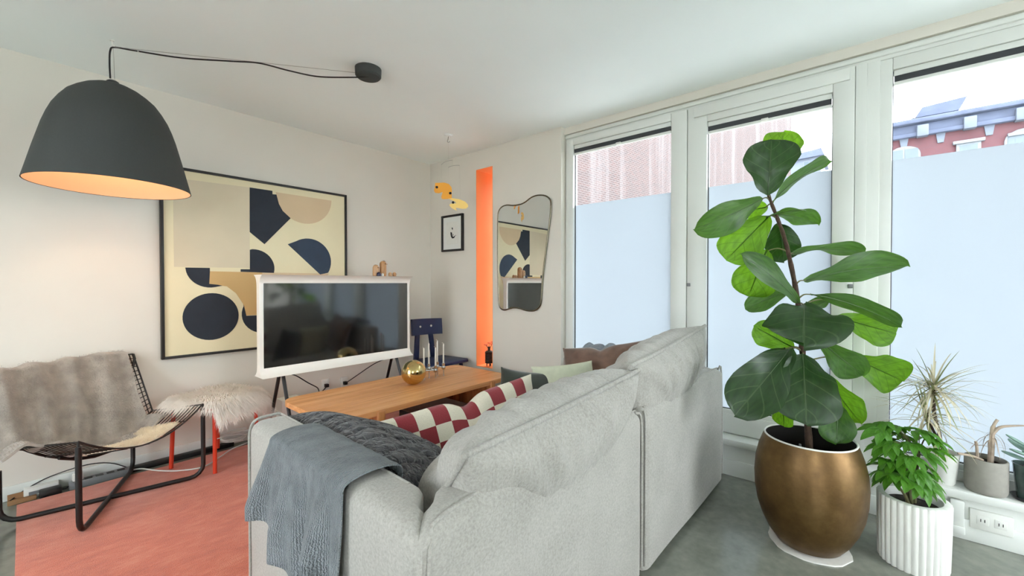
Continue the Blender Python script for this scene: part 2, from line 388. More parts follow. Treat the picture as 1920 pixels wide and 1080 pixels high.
def basis(o, x, y, z): return Matrix(((x[0], y[0], z[0], o[0]), (x[1], y[1], z[1], o[1]), (x[2], y[2], z[2], o[2]), (0, 0, 0, 1)))
def nz(p, sc=1.0, seed=0): return noise.noise(Vector((p[0] * sc + seed * 7.3, p[1] * sc - seed * 3.1, (p[2] if len(p) > 2 else 0) * sc + seed * 1.7)))
def smoothpath(pts, n=6):
    P = [Vector(p) for p in pts]; out = []
    for i in range(len(P) - 1):
        p0 = P[max(i - 1, 0)]; p1 = P[i]; p2 = P[i + 1]; p3 = P[min(i + 2, len(P) - 1)]
        for k in range(n):
            t = k / n; out.append(.5 * ((2 * p1) + (p2 - p0) * t + (2 * p0 - 5 * p1 + 4 * p2 - p3) * t * t + (3 * p1 - p0 - 3 * p2 + p3) * t ** 3))
    out.append(P[-1]); return out
def rrect(x0, y0, x1, y1, r, n=5):
    out = []
    for cx, cy, a0 in ((x1 - r, y1 - r, 0), (x0 + r, y1 - r, 90), (x0 + r, y0 + r, 180), (x1 - r, y0 + r, 270)):
        for k in range(n + 1):
            a = math.radians(a0 + 90 * k / n); out.append((cx + r * math.cos(a), cy + r * math.sin(a)))
    return out

# ------------------------------------------------------------------ the room shell
H = 2.62; YB = 3.792; XM = 3.027; X0 = -2.2; Y0 = -2.6
struct('floor', MB().box((X0 - .1, Y0 - .1, -.12), (3.5, YB + .1, 0)), 'polished_concrete', 'polished grey concrete floor')
struct('ceiling', MB().box((X0 - .1, Y0 - .1, H), (3.5, YB + .1, H + .15)), 'ceiling_paint', 'white painted ceiling')
struct('wall_back', MB().box((X0 - .1, YB, 0), (3.5, YB + .12, H)), 'wall_paint', 'off-white wall behind the television and the large framed print')
RW_FILL = ((1.2, 2.75),)       # added unseen windows for extra daylight: one in rear wall, two in left wall
LW_FILL = ((-2.3, -.8), (1.1, 2.6))
wl_ = MB().box((X0 - .12, Y0, 0), (X0, YB, .35)).box((X0 - .12, Y0, 2.42), (X0, YB, H))
for ya, yb in ((Y0, -2.3), (-.8, 1.1), (2.6, YB)): wl_.box((X0 - .12, ya, .35), (X0, yb, 2.42))
struct('wall_left', wl_, 'wall_paint')
wr = MB().box((X0, Y0 - .12, 0), (3.5, Y0, .35)).box((X0, Y0 - .12, 2.42), (3.5, Y0, H))
for xa, xb in ((X0, 1.2), (2.75, 3.5)): wr.box((xa, Y0 - .12, .35), (xb, Y0, 2.42))
struct('wall_rear', wr, 'wall_paint')
SY0, SY1, SZ0, SZ1 = 2.82, 3.05, .41, 2.428
ws = MB().box((XM, 2.01, 0), (3.20, 2.62, H)).box((XM, 2.62, 0), (3.5, SY0, H)).box((XM, SY1, 0), (3.5, YB, H)).box((XM, SY0, SZ1), (3.5, SY1, H)).box((XM, SY0, 0), (3.5, SY1, SZ0))
struct('wall_side', ws, 'wall_paint', 'off-white wall carrying the curvy mirror and the orange slot')
lin_ = MB().box((XM - .002, SY1 - .004, SZ0), (3.5, SY1, SZ1)).box((XM - .002, SY0, SZ0), (3.5, SY0 + .004, SZ1)).box((XM - .002, SY0, SZ1 - .004), (3.5, SY1, SZ1)).box((XM - .002, SY0, SZ0), (3.5, SY1, SZ0 + .004))
struct('trim_1', lin_, 'orange_paint', 'bright orange painted reveal of the tall wall slot')
struct('wall_window_base', MB().box((3.008, Y0, 0), (3.45, 2.01, .205), .003).box((2.996, Y0, 0), (3.02, 2.01, .105), .006), 'window_white', 'low white plinth under the tall windows')
struct('trim_2', MB().box((2.975, Y0, .203), (3.45, 2.01, .246), .008), 'window_white', 'white ledge along the top of the window plinth')
struct('trim_3', MB().box((3.079, Y0, 2.562), (3.45, 2.01, H + .01)), 'wall_paint', 'ceiling soffit above the windows')
struct('wall_window', MB().box((3.06, Y0, .2), (3.45, -1.2, H)), 'wall_paint')
struct('baseboard_back', MB().box((X0, YB - .014, 0), (XM, YB, .085), .004), 'window_white', 'low white baseboard along the back wall')
struct('baseboard_side', MB().box((XM - .012, 2.02, 0), (XM, YB - .014, .085), .004), 'window_white')
# fixed outer frame of the windows
fr = MB().box((3.10, -1.2, 2.506), (3.22, 2.008, 2.562), .004).box((3.085, Y0 + 1.4, 2.525), (3.13, 2.008, 2.552), .004)
fr.box((3.10, 1.975, .246), (3.22, 2.008, 2.51)).box((3.10, -.06, .246), (3.155, .046, 2.51), .004).box((3.155, -.06, .246), (3.22, .09, 2.51)).box((3.155, .92, .246), (3.2, 1.02, 2.51)).box((3.088, -.005, .246), (3.12, .046, 2.51), .003).box((3.10, -1.2, .246), (3.22, -1.13, 2.51)).box((3.10, .0, .246), (3.22, 2.0, .258))
struct('trim_4', fr, 'window_white', 'white outer window frame')

def window(name, y0, y1, gy0, gy1, z0, z1, gz0, gz1, xf, film_z, label, caps=()):
    """a glazed leaf: outer y0..y1, z0..z1, opening gy0..gy1, gz0..gz1"""
    t = bpy.data.objects.new(name, None); COL.objects.link(t); t.location = (xf, (y0 + y1) / 2, z0); INV[t.name] = Matrix.Translation(t.location).inverted()
    t['kind'] = 'structure'; t['label'] = label
    d = .075
    obj('stile', MB().box((xf, y0, z0), (xf + d, gy0, z1), .006), 'window_white', t)
    obj('stile', MB().box((xf, gy1, z0), (xf + d, y1, z1), .006), 'window_white', t)
    obj('top_rail', MB().box((xf, gy0, gz1), (xf + d, gy1, z1), .004), 'window_white', t)
    obj('bottom_rail', MB().box((xf, gy0, z0), (xf + d, gy1, gz0 - .03), .004).box((xf + .012, gy0, gz0 - .035), (xf + d, gy1, gz0), .005), 'window_white', t)
    g = .004
    obj('gasket', MB().box((xf + .028, gy0, gz0), (xf + .04, gy0 + g, gz1)).box((xf + .028, gy1 - g, gz0), (xf + .04, gy1, gz1)).box((xf + .028, gy0, gz0), (xf + .04, gy1, gz0 + g)), 'gasket', t)
    obj('pane', MB().box((xf + .040, gy0, gz0), (xf + .046, gy1, gz1)), 'clear_glass', t)
    obj('privacy_film', MB().box((xf + .0375, gy0 + g, gz0), (xf + .039, gy1 - g, film_z)), 'frosted_film', t)
    for (cy, cz) in caps:
        obj('hinge_cap', MB().box((xf - .008, cy - .012, cz - .012), (xf + .002, cy + .012, cz + .012), .003), 'plastic_grey', t)
    return t
w1 = window('window_1', .972, 1.985, 1.085, 1.918, .258, 2.506, .411, 2.452, 3.075, 1.938, 'tall white window with frosted lower pane next to the curvy mirror')
w2 = window('window_2', .048, .968, .148, .838, .258, 2.506, .411, 2.385, 3.075, 1.938, 'tall white window with frosted lower pane behind the fig tree', ((.955, 1.255), (.06, 1.25), (.06, .43)))
w3 = window('window_3', -1.2, -.03, -1.1, -.112, .250, 2.506, .335, 2.44, 3.105, 1.95, 'wide fixed window with frosted lower pane behind the ledge plants')
# slim glazing closing the orange slot
t4 = bpy.data.objects.new('window_4', None); COL.objects.link(t4); t4.location = (3.43, 2.935, SZ0); INV[t4.name] = Matrix.Translation(t4.location).inverted(); t4['kind'] = 'structure'
obj('pane', MB().box((3.43, SY0 + .02, SZ0 + .02), (3.435, SY1 - .02, SZ1 - .02)), 'clear_glass', t4)
obj('window_frame', MB().box((3.42, SY0 + .004, SZ0 + .004), (3.45, SY0 + .022, SZ1 - .004)).box((3.42, SY1 - .022, SZ0 + .004), (3.45, SY1 - .004, SZ1 - .004)).box((3.42, SY0 + .02, SZ0 + .004), (3.45, SY1 - .02, SZ0 + .022)).box((3.42, SY0 + .02, SZ1 - .022), (3.45, SY1 - .02, SZ1 - .004)), 'window_white', t4)

for i, (xa, xb) in enumerate(RW_FILL):
    t = bpy.data.objects.new('window_%d' % (5 + i), None); COL.objects.link(t); t.location = ((xa + xb) / 2, Y0 - .06, .35); INV[t.name] = Matrix.Translation(t.location).inverted(); t['kind'] = 'structure'  # added rear window, out of view, lets in fill daylight from behind
    yb = Y0 - .1
    obj('window_frame', MB().box((xa, yb, .35), (xa + .07, yb + .07, 2.42)).box((xb - .07, yb, .35), (xb, yb + .07, 2.42)).box((xa + .07, yb, .35), (xb - .07, yb + .07, .42)).box((xa + .07, yb, 2.35), (xb - .07, yb + .07, 2.42)), 'window_white', t)
    obj('pane', MB().box((xa + .07, yb + .03, .42), (xb - .07, yb + .036, 2.35)), 'clear_glass', t)
for i, (ya, yb) in enumerate(LW_FILL):
    t = bpy.data.objects.new('window_%d' % (6 + i), None); COL.objects.link(t); t.location = (X0 - .06, (ya + yb) / 2, .35); INV[t.name] = Matrix.Translation(t.location).inverted(); t['kind'] = 'structure'  # added left windows, out of view, brighten the faces turned that way
    xb = X0 - .1
    obj('window_frame', MB().box((xb, ya, .35), (xb + .07, ya + .07, 2.42)).box((xb, yb - .07, .35), (xb + .07, yb, 2.42)).box((xb, ya + .07, .35), (xb + .07, yb - .07, .42)).box((xb, ya + .07, 2.35), (xb + .07, yb - .07, 2.42)), 'window_white', t)
    obj('pane', MB().box((xb + .03, ya + .07, .42), (xb + .036, yb - .07, 2.35)), 'clear_glass', t)
mat('blind_dark', (58, 60, 64), .8, var=.05)
for (gy0, gy1, gz1, xf, lab) in ((1.085, 1.918, 2.452, 3.075, 'rolled-up dark blind at the top of the window beside the mirror'), (.148, .838, 2.385, 3.075, 'rolled-up dark blind at the top of the window behind the fig tree'), (-1.1, -.112, 2.44, 3.105, 'rolled-up dark blind at the top of the wide window at the right edge')):
    t = thing('roller_blind', lab, 'blind', (xf + .02, (gy0 + gy1) / 2, gz1 - .08), 0, 'roller blinds in the windows')
    obj('head_rail', MB().box((xf + .008, gy0 + .004, gz1 - .034), (xf + .030, gy1 - .004, gz1 - .002), .004), 'window_white', t)
    obj('fabric_fold', MB().box((xf + .010, gy0 + .006, gz1 - .066), (xf + .027, gy1 - .006, gz1 - .034)), 'blind_dark', t)
    b = obj('bottom_bar', MB().box((xf + .008, gy0 + .004, gz1 - .084), (xf + .030, gy1 - .004, gz1 - .066), .003), 'window_white', t)
    ym = (gy0 + gy1) / 2
    obj('pull_tab', MB().box((xf - .004, ym - .02, gz1 - .082), (xf + .010, ym + .02, gz1 - .064), .003), 'plastic_white', b)
obj_cover = MB().box((3.062, .07, 2.43), (3.078, .925, 2.498), .004)
struct('trim_5', obj_cover, 'window_white', 'white cover plate over the window hinge')

# ------------------------------------------------------------------ outside
struct('floor_street', MB().box((3.6, -60, -.6), (110, 60, -.5)).box((-40, -60, -.6), (3.6, -2.8, -.5)).box((-40, -2.8, -.6), (-2.4, 30, -.5)), 'street')
d = Vector((.9957, -.0924, 0)); a = Vector((2.3, 7.92, -.5)); b = a + d * 37.2
pb = thing('brick_building', 'tall pale weathered brick building outside the first two windows', 'building', ((a + b) / 2)[:])
bw = MB(); nrm = Vector((.0924, .9957, 0))
q = [a, b, b + nrm * 9, a + nrm * 9]; L = (b - a).length; hh = 22.0
vs = [p[:] for p in q] + [(p + Vector((0, 0, hh)))[:] for p in q]
for (i, j, l) in ((0, 1, L), (1, 2, 9), (2, 3, L), (3, 0, 9)):
    bw.add([vs[i], vs[j], vs[j + 4], vs[i + 4]], [(0, 1, 2, 3)], [(0, 0), (l, 0), (l, hh), (0, hh)])
bw.add(vs[4:], [(0, 1, 2, 3)], [(0, 0)] * 4)
obj('wall', bw, 'brick_pale', pb, smooth=False)
obj('parapet', MB().obox(basis((a + b) / 2 + nrm * 4.5 + Vector((0, 0, hh + .2)), d, nrm, (0, 0, 1)), (L + .4, 9.4, .4)), 'stone_pale', pb)
def pilaster(s0, w): 
    c = a + d * s0 + nrm * .02 + Vector((0, 0, hh / 2)); return MB().obox(basis(c, d, nrm, (0, 0, 1)), (w, .25, hh))

rb = thing('red_brick_building', 'far red-brick building with slate-blue cornice and arched windows', 'building', (48, -12, -.5))
fy0, fy1 = -27, -1.0
bw = MB()
for (p, q2) in (((45, fy1), (45, fy0)), ((45, fy0), (55, fy0)), ((55, fy0), (55, fy1)), ((55, fy1), (45, fy1))):
    l = math.hypot(q2[0] - p[0], q2[1] - p[1]); bw.add([(*p, -.5), (*q2, -.5), (*q2, 12.9), (*p, 12.9)], [(3, 2, 1, 0)], [(0, 0), (l, 0), (l, 13.4), (0, 13.4)])
obj('wall', bw, 'brick_red', rb, smooth=False)
obj('cornice', MB().box((44.6, fy0 - .3, 12.55), (55, fy1 + .3, 12.85), .05).box((44.75, fy0 - .2, 12.85), (55, fy1 + .2, 13.5), .05).box((44.3, fy0 - .5, 13.5), (55.2, fy1 + .5, 13.85), .08), 'roof_slate', rb)
for k in range(10):
    y = -3.318 - 2.45 * k
    obj('bracket', MB().box((44.35, y - .32, 12.45), (45, y + .32, 13.3), .05), 'stone_grey', rb)
for k in range(10):
    y = -2.3 - 2.02 * k - .42 * (k // 2)
    obj('keystone', MB().prism([(-.28, .45), (.28, .45), (.16, -.4), (-.16, -.4)], basis((44.9, y, 12.25), (0, -1, 0), (0, 0, 1), (1, 0, 0)), .2), 'stone_grey', rb)
def arch_poly(w, h0, n=8): return [(-w, -1.6), (w, -1.6), (w, h0)] + [(w * math.cos(math.pi * i / n), h0 + w * .75 * math.sin(math.pi * i / n)) for i in range(1, n)] + [(-w, h0)]
for k in range(5):
    y = -2.3 - 4.12 * k
    if k != 0:
        pass
    f = obj('window', MB().prism(arch_poly(.95, .1), basis((44.86, y - (.0 if k == 0 else -.05) - (2.05 if k else 0) * (1 if k == 1 else 0), 11.15), (0, -1, 0), (0, 0, 1), (1, 0, 0)), .2), 'stone_pale', rb)
    yy = y - (2.05 if k == 1 else 0) + (.05 if k else 0)
    for (u0, u1, z0, z1) in ((-.8, -.06, -.2, .55), (.06, .8, -.2, .55), (-.8, -.06, -1.5, -.32), (.06, .8, -1.5, -.32)):
        obj('pane', MB().box((44.83, yy - u1, 11.15 + z0), (44.9, yy - u0, 11.15 + z1)), 'dark_pane', f)
for y in (-5.75, -8.4, -12.6, -16.7):
    f = obj('window', MB().box((44.84, y - .62, 9.6), (45.02, y + .62, 11.5), .02).box((44.7, y - .8, 11.5), (45.02, y + .8, 11.72), .02), 'stone_pale', rb)
    obj('pane', MB().box((44.82, y - .45, 10.62), (44.9, y + .45, 11.38)), 'dark_pane', f); obj('pane', MB().box((44.82, y - .45, 9.7), (44.9, y + .45, 10.5)), 'dark_pane', f)
obj('penthouse', MB().box((46, -5.2, 13.8), (50, -3.1, 14.55)), 'stone_pale', rb)
obj('penthouse_roof', MB().prism([(-2.75, 0), (-2.95, -.0), (-3.35, .72), (-5.75, .92), (-5.3, 0)], basis((45.6, 0, 14.25), (0, 1, 0), (0, 0, 1), (1, 0, 0)), 4.6), 'roof_slate', rb)
gb = thing('grey_rooftop_building', 'small grey-blue rooftop house far off between the fig leaves', 'building', (64, 5.6, -.5))
obj('wall', MB().box((60, 3.95, -.5), (68, 7.6, 16.0)), 'stone_grey', gb)
obj('roof', MB().prism([(3.6, 16.0), (7.8, 15.8), (6.6, 16.5), (3.9, 16.8)], basis((59.6, 0, 0), (0, 1, 0), (0, 0, 1), (1, 0, 0)), 8.5), 'roof_slate', gb)
f = obj('window', MB().box((59.92, 5.0, 14.9), (60.02, 5.6, 15.6)), 'stone_pale', gb); obj('pane', MB().box((59.9, 5.06, 14.96), (59.95, 5.54, 15.54)), 'dark_pane', f)

# ------------------------------------------------------------------ sofa
SA = math.radians(-1.2); SO = (.545, .733, 0); SM = Matrix.Translation(SO) @ Matrix.Rotation(SA, 4, 'Z')
sofa = thing('sofa', 'light grey fabric sectional sofa seen from behind, facing the television', 'sofa', SO, SA)
def sl(*pts): return [tuple(SM @ Vector(p)) for p in pts]
SL, SD, SH, ST = 2.32, 1.115, .73, .15
def slab(poly, z0, z1, bev=.035):
    b = MB().prism(poly, Matrix.Translation((0, 0, z0)), z1 - z0, bev, 4); return b
def wob(mb, amp=.006, sc=3.0, seed=0):
    """soft upholstery unevenness"""
    mb.v = [(x + amp * nz((x, y, z), sc, seed), y + amp * nz((x, y, z), sc, seed + 1), z + amp * .6 * nz((x, y, z), sc, seed + 2) * (1 if z > .2 else 0)) for x, y, z in mb.v]; return mb
def panel(p0, p1, thick_dir, thick, z0, z1, m0=0, m1=0, nx=26, nzv=14, r=.045):
    """upholstered slab between two plan points, mitred ends (m0,m1 pull the inner side in), rounded top edges"""
    p0 = Vector(p0); p1 = Vector(p1); td = Vector(thick_dir); d = (p1 - p0); L = d.length; d.normalize()
    # cross-section loop (s across thickness 0..thick, z): outer bottom -> up -> round -> top -> round -> inner down
    sec = [(0, z0 + (z1 - r - z0) * k / 8) for k in range(9)]
    sec += [(r - r * math.cos(math.pi / 2 * k / 5), z1 - r + r * math.sin(math.pi / 2 * k / 5)) for k in range(1, 6)]
    sec += [(r + (thick - 2 * r) * k / 3, z1) for k in range(1, 3)]
    sec += [(thick - r + r * math.sin(math.pi / 2 * k / 5), z1 - r + r * math.cos(math.pi / 2 * k / 5)) for k in range(0, 6)]
    sec += [(thick, z1 - r - (z1 - r - z0) * k / 5) for k in range(1, 6)]
    P = []; n = 30
    for i in range(n + 1):
        t = i / n; row = []
        # ease the ends so the end edges are rounded too
        e = .5 - .5 * math.cos(math.pi * t); e = .5 * t + .5 * e
        for (s, z) in sec:
            a0 = m0 * s; a1 = L - m1 * s; x = a0 + (a1 - a0) * e
            end = min(x - a0, a1 - x); rr = .05
            k = 0
            if end < rr: k = 1 - math.sqrt(max(0, 1 - ((rr - end) / rr) ** 2))
            zc = z - k * .03 * max(0, (z - (z1 - .2)) / .2); s2 = s + k * .018 * (1 if s < thick / 2 else -1)
            q = p0 + d * x + td * s2; row.append((q.x, q.y, zc))
        P.append(row)
    m = len(sec); vs = [p for r_ in P for p in r_]; fs = []
    for i in range(n):
        for j in range(m):
            k = (j + 1) % m; fs.append((i * m + j, (i + 1) * m + j, (i + 1) * m + k, i * m + k))
    fs.append(tuple(range(m))); fs.append(tuple(n * m + j for j in reversed(range(m))))
    b = MB(); b.add(vs, fs)
    bmx = bmesh.new(); vv = [bmx.verts.new(v) for v in b.v]
    for f in b.f:
        try: bmx.faces.new([vv[i] for i in f])
        except ValueError: pass
    bmesh.ops.recalc_face_normals(bmx, faces=bmx.faces[:]); return MB().bm(bmx)
def sput(name, mb, parent=sofa, m='sofa_fabric', sharp=60):
    mb.xf(SM); return obj(name, mb, m, parent, sharp)
arm = sput('arm', wob(panel((0, SD, 0), (0, .006, 0), (1, 0, 0), ST, .035, SH, 0, 1), .005, 2.5, 1))
bp1 = sput('back_panel', wob(panel((.006, 0, 0), (1.148, 0, 0), (0, 1, 0), ST, .035, SH, 1, 0), .005, 2.5, 2))
bp2 = sput('back_panel', wob(panel((1.158, -.012, 0), (SL - .006, -.012, 0), (0, 1, 0), ST, .035, SH + .006, 0, 1), .006, 2.5, 3))
arm2 = sput('arm', wob(panel((SL, .006, 0), (SL, SD, 0), (-1, 0, 0), ST, .035, SH, 1, 0), .005, 2.5, 4))
def pipe(parent, pts, r=.0055): return sput('piping', MB().tube(smoothpath(pts, 4), r, 8), parent)
pipe(arm, [(.004, SD - .004, .06), (.004, SD - .004, .60), (.008, SD - .004, .69), (.03, SD - .004, SH - .006), (ST * .55, SD - .004, SH - .001), (ST - .03, SD - .004, SH - .006), (ST - .002, SD - .004, .66)], .006)
pipe(arm, [(ST - .03, SD - .01, SH - .004), (ST - .032, .6, SH - .001), (ST - .03, .2, SH - .004)], .005)
pipe(bp1, [(.035, .003, .1), (.033, .003, .60), (.045, .006, .69), (.075, .018, .722), (.3, .032, SH - .004), (1.05, .032, SH - .004), (1.12, .02, .72), (1.146, .006, .68), (1.148, .004, .4), (1.148, .004, .06)])
pipe(bp2, [(1.162, -.006, .06), (1.162, -.006, .5), (1.164, -.004, .68), (1.19, .012, .72), (1.3, .022, SH + .002), (2.2, .022, SH + .002), (2.28, .012, .722), (2.306, -.002, .69), (2.312, -.006, .06)])
sput('seat_base', MB().box((ST + .005, ST + .005, .035), (SL - ST - .005, SD - .04, .27), .02))
for k in range(2):
    x0 = ST + .008 + k * 1.009
    sput('seat_cushion', wob(MB().box((x0, ST + .01, .272), (x0 + 1.0, SD + .01, .435), .045, 4), .006, 3, 7 + k))
for (x, y) in ((.09, .12), (2.2, .12), (.09, 1.0), (2.2, 1.0), (1.15, .12)):
    sput('foot', MB().lathe([(.022, 0), (.026, .04)], (x, y, 0), 12), m='plastic_black')

# ------------------------------------------------------------------ cushions
def pillow(w, h, t, M, n=30, conc=.05, amp=.01, nsc=6, seed=0, pw=.42, chop=0, quilt=0, radial=0, uvs=None, sag=0):
    """knife-edge cushion: local x width, y height, z thickness"""
    b = MB(); top = {}; vs = []; uv = []; fs = []
    def pt(i, j, side):
        u = -1 + 2 * i / n; v = -1 + 2 * j / n
        u = math.sin(u * math.pi / 2) * .35 + u * .65; v = math.sin(v * math.pi / 2) * .35 + v * .65
        x = w / 2 * u * (1 - conc * (1 - v * v) * abs(u)); y = h / 2 * v * (1 - conc * (1 - u * u) * abs(v))
        T = (max(0, 1 - u * u) * max(0, 1 - v * v)) ** pw
        z = side * t / 2 * T
        if chop and v > -.4:
            k = chop * ((v + .4) / 1.4) ** 2 * math.exp(-(u / .16) ** 2); y -= k; z *= (1 - 1.5 * k)
        edge = 1 - T
        z += side * amp * nz((x * nsc, y * nsc, side * 3.3), 1, seed) * (.35 + .65 * T)
        if radial:
            ang = math.atan2(y, x); z += side * radial * math.sin(ang * 19 + 3 * nz((x * 4, y * 4, 0), 1, seed)) * (1 - T) * T * 2.2
        if quilt:
            g = abs(math.sin(x / .042 * math.pi / 2 + 2.0 * nz((x * 6, y * 6, 1), 1, seed))); g2 = abs(math.sin(y / .07 * math.pi / 2 + 2.0 * nz((x * 6, y * 6, 5), 1, seed)))
            z += side * quilt * (min(g, .5) + .8 * min(g2, .45) - .6) * min(1, T * 1.6)
        if sag: z += sag * (u * u - .3)
        return (x, y, z), (u, v)
    idx = {}
    for side in (1, -1):
        for i in range(n + 1):
            for j in range(n + 1):
                if i in (0, n) or j in (0, n):
                    if (i, j, 0) not in idx:
                        p1, q = pt(i, j, 1); idx[(i, j, 0)] = len(vs); vs.append((p1[0], p1[1], p1[2] if sag else 0)); uv.append(q)
                    idx[(i, j, side)] = idx[(i, j, 0)]
                else:
                    p1, q = pt(i, j, side); idx[(i, j, side)] = len(vs); vs.append(p1); uv.append(q)
    for side in (1, -1):
        for i in range(n):
            for j in range(n):
                f = (idx[(i, j, side)], idx[(i + 1, j, side)], idx[(i + 1, j + 1, side)], idx[(i, j + 1, side)])
                fs.append(f if side == 1 else tuple(reversed(f)))
    if uvs: uv = [(u * uvs[0] + uvs[2], v * uvs[1] + uvs[3]) for u, v in uv]
    b.add(vs, fs, uv)
    B = [(i, 0) for i in range(n)] + [(n, j) for j in range(n)] + [(i, n) for i in range(n, 0, -1)] + [(0, j) for j in range(n, 0, -1)]
    border = [tuple(M @ Vector(vs[idx[(i, j, 0)]])) for i, j in B]
    b.xf(M); return b, border
def frame(c, xd, yd):
    x = Vector(xd).normalized(); y = Vector(yd); y = (y - x * y.dot(x)).normalized(); return basis(c, x, y, x.cross(y))
def cushion(name, label, m, c, xd, yd, w, h, t, piping=0, group='loose cushions on the sofa', **kw):
    M = frame(c, xd, yd); mb, bd = pillow(w, h, t, M, **kw)
    lo = min(v[2] for v in mb.v); t_ = thing(name, label, 'cushion', (c[0], c[1], lo), 0, group)
    cv = obj('cover', mb, m, t_, 75)
    if piping: obj('piping', MB().tube(bd, piping, 6, True), m, cv, 75)
    return t_
BG = 'big back cushions of the sofa'
cushion('back_cushion', 'big slouching grey back cushion with piping, nearest the viewer', 'cushion_fabric', (1.215, .945, .612), (1, -.03, .06), (0, -.62, .78), .98, .66, .36, .010, BG, n=40, amp=.016, nsc=3.5, seed=3, pw=.36, radial=.022, conc=.04)
cushion('back_cushion', 'big grey back cushion with piping at the window end of the sofa', 'cushion_fabric', (2.17, .90, .682), (1, -.03, .10), (0, -.5, .86), .98, .66, .36, .010, BG, n=40, amp=.016, nsc=3.5, seed=11, pw=.36, radial=.022, conc=.04)
cushion('quilted_cushion', 'charcoal quilted velvet cushion lying against the near sofa arm', 'quilt_grey', (.945, 1.43, .535), (.05, 1, .02), (-.80, .03, .48), .84, .62, .27, 0, n=120, amp=.014, nsc=5, seed=5, quilt=.034, conc=.03, pw=.38)
cushion('check_cushion', 'long red and cream checkered cushion on the sofa', 'check_cloth', (1.35, 1.40, .525), (.97, -.17, .09), (.02, .12, 1), .86, .44, .17, 0, n=48, amp=.008, nsc=6, seed=8, chop=.045, conc=.04, uvs=(5.5, 3, 20.5, 21))
cushion('velvet_cushion', 'dark green velvet cushion behind the checkered one', 'velvet_green', (1.93, 1.53, .55), (.9, -.4, -.18), (.12, .2, 1), .36, .40, .13, 0, seed=9, conc=.08)
cushion('linen_cushion', 'pale cream linen cushion beyond the checkered one', 'linen_cream', (2.22, 1.44, .575), (.9, -.4, .0), (.0, .2, 1), .46, .36, .14, 0, seed=12, conc=.06)
cushion('velvet_cushion', 'brown striped velvet cushion leaning on the far sofa arm', 'velvet_brown', (2.57, 1.36, .63), (.17, -.98, .17), (.30, .1, .95), .60, .44, .17, 0, n=36, seed=14, chop=.03, conc=.07, radial=.006)

# folded grey throw over the far arm
def fthrow(u, v):
    y = 1.20 + .40 * u; a = -1.25 + 2.5 * v; x = 2.775 + .105 * math.sin(a) * 1.05; z = .70 + .06 * math.cos(a) * 1.2
    return (x, y, z + .018 + .022 * nz((u * 7, v * 3, 0), 1, 4) + .014 * math.sin(u * 26))
tag(obj('folded_throw', MB().grid(fthrow, 40, 18, .014), 'knit_grey', None, 70), 'bunched grey knitted throw over the far sofa arm by the window', 'throw')

# blue-grey muslin throw over the near arm
def bthrow(u, v):
    """u 0..1 along the arm (far to near), v 0..1 from inside the sofa over the arm and down the outer face"""
    yy = .83 - .53 * u                                   # sofa-local y
    drop = (.27 + .10 * u if u < .28 else .298 + .10 * (u - .28)) + .16 * max(0, u - .35) + .05 * nz((u * 6, 0, 0), 1, 2) + (.06 if .16 < u < .26 else 0)
    top = ST + .04; inn = .09
    L = inn + top + drop; s = v * L; fold = 0
    if s < inn: x, z = ST + .014, SH - .015 - (inn - s); nx, nz_ = 1, 0
    elif s < inn + top:
        k = (s - inn) / top; a = math.pi * k; x = ST / 2 + (ST / 2 + .014) * math.cos(a); z = SH - .012 + .03 * math.sin(a) ** .7; nx, nz_ = math.cos(a), math.sin(a)
    else:
        q = (s - inn - top); x, z = -.014, SH - .012 - q; k = min(1, q / .22)
        fold = k * (.026 + .026 * math.sin(u * 17 + 1.2 + 1.5 * q) + .010 * math.sin(u * 41 + 2 * q)); yy += k * (.02 * math.sin(u * 9) + .06 * (1 - u) ** 3); nx, nz_ = -1, 0
    w = .004 * nz((u * 22, v * 5, 0), 1, 6)
    return tuple(SM @ Vector((x + nx * (w + fold), yy, z + nz_ * w)))
bt = thing('muslin_throw', 'crinkled blue-grey muslin throw draped over the near sofa arm', 'throw', tuple(SM @ Vector((0, .6, .4))))
obj('cloth', MB().grid(bthrow, 90, 60, .004, lambda u, v: (u * 1.0, v * 1.3)), 'gauze_blue', bt, 80)
p = bthrow(.80, .93)
obj('care_tag', MB().box((p[0] - .012, p[1] - .012, p[2] - .03), (p[0] - .008, p[1] + .012, p[2] + .03)), 'paper_white', bt)

# ------------------------------------------------------------------ rug
def rugf(u, v):
    x = -.035 + 2.6 * u; y = 1.55 + 2.09 * v
    return (x, y, .014 + .0025 * nz((x * 5, y * 5, 0), 1, 1))
tag(obj('rug', MB().grid(rugf, 60, 50, -.012) if False else MB().grid(rugf, 60, 50, .013), 'rug_orange', None, 60), 'terracotta orange pile rug on the concrete floor', 'rug')
RZ = .017

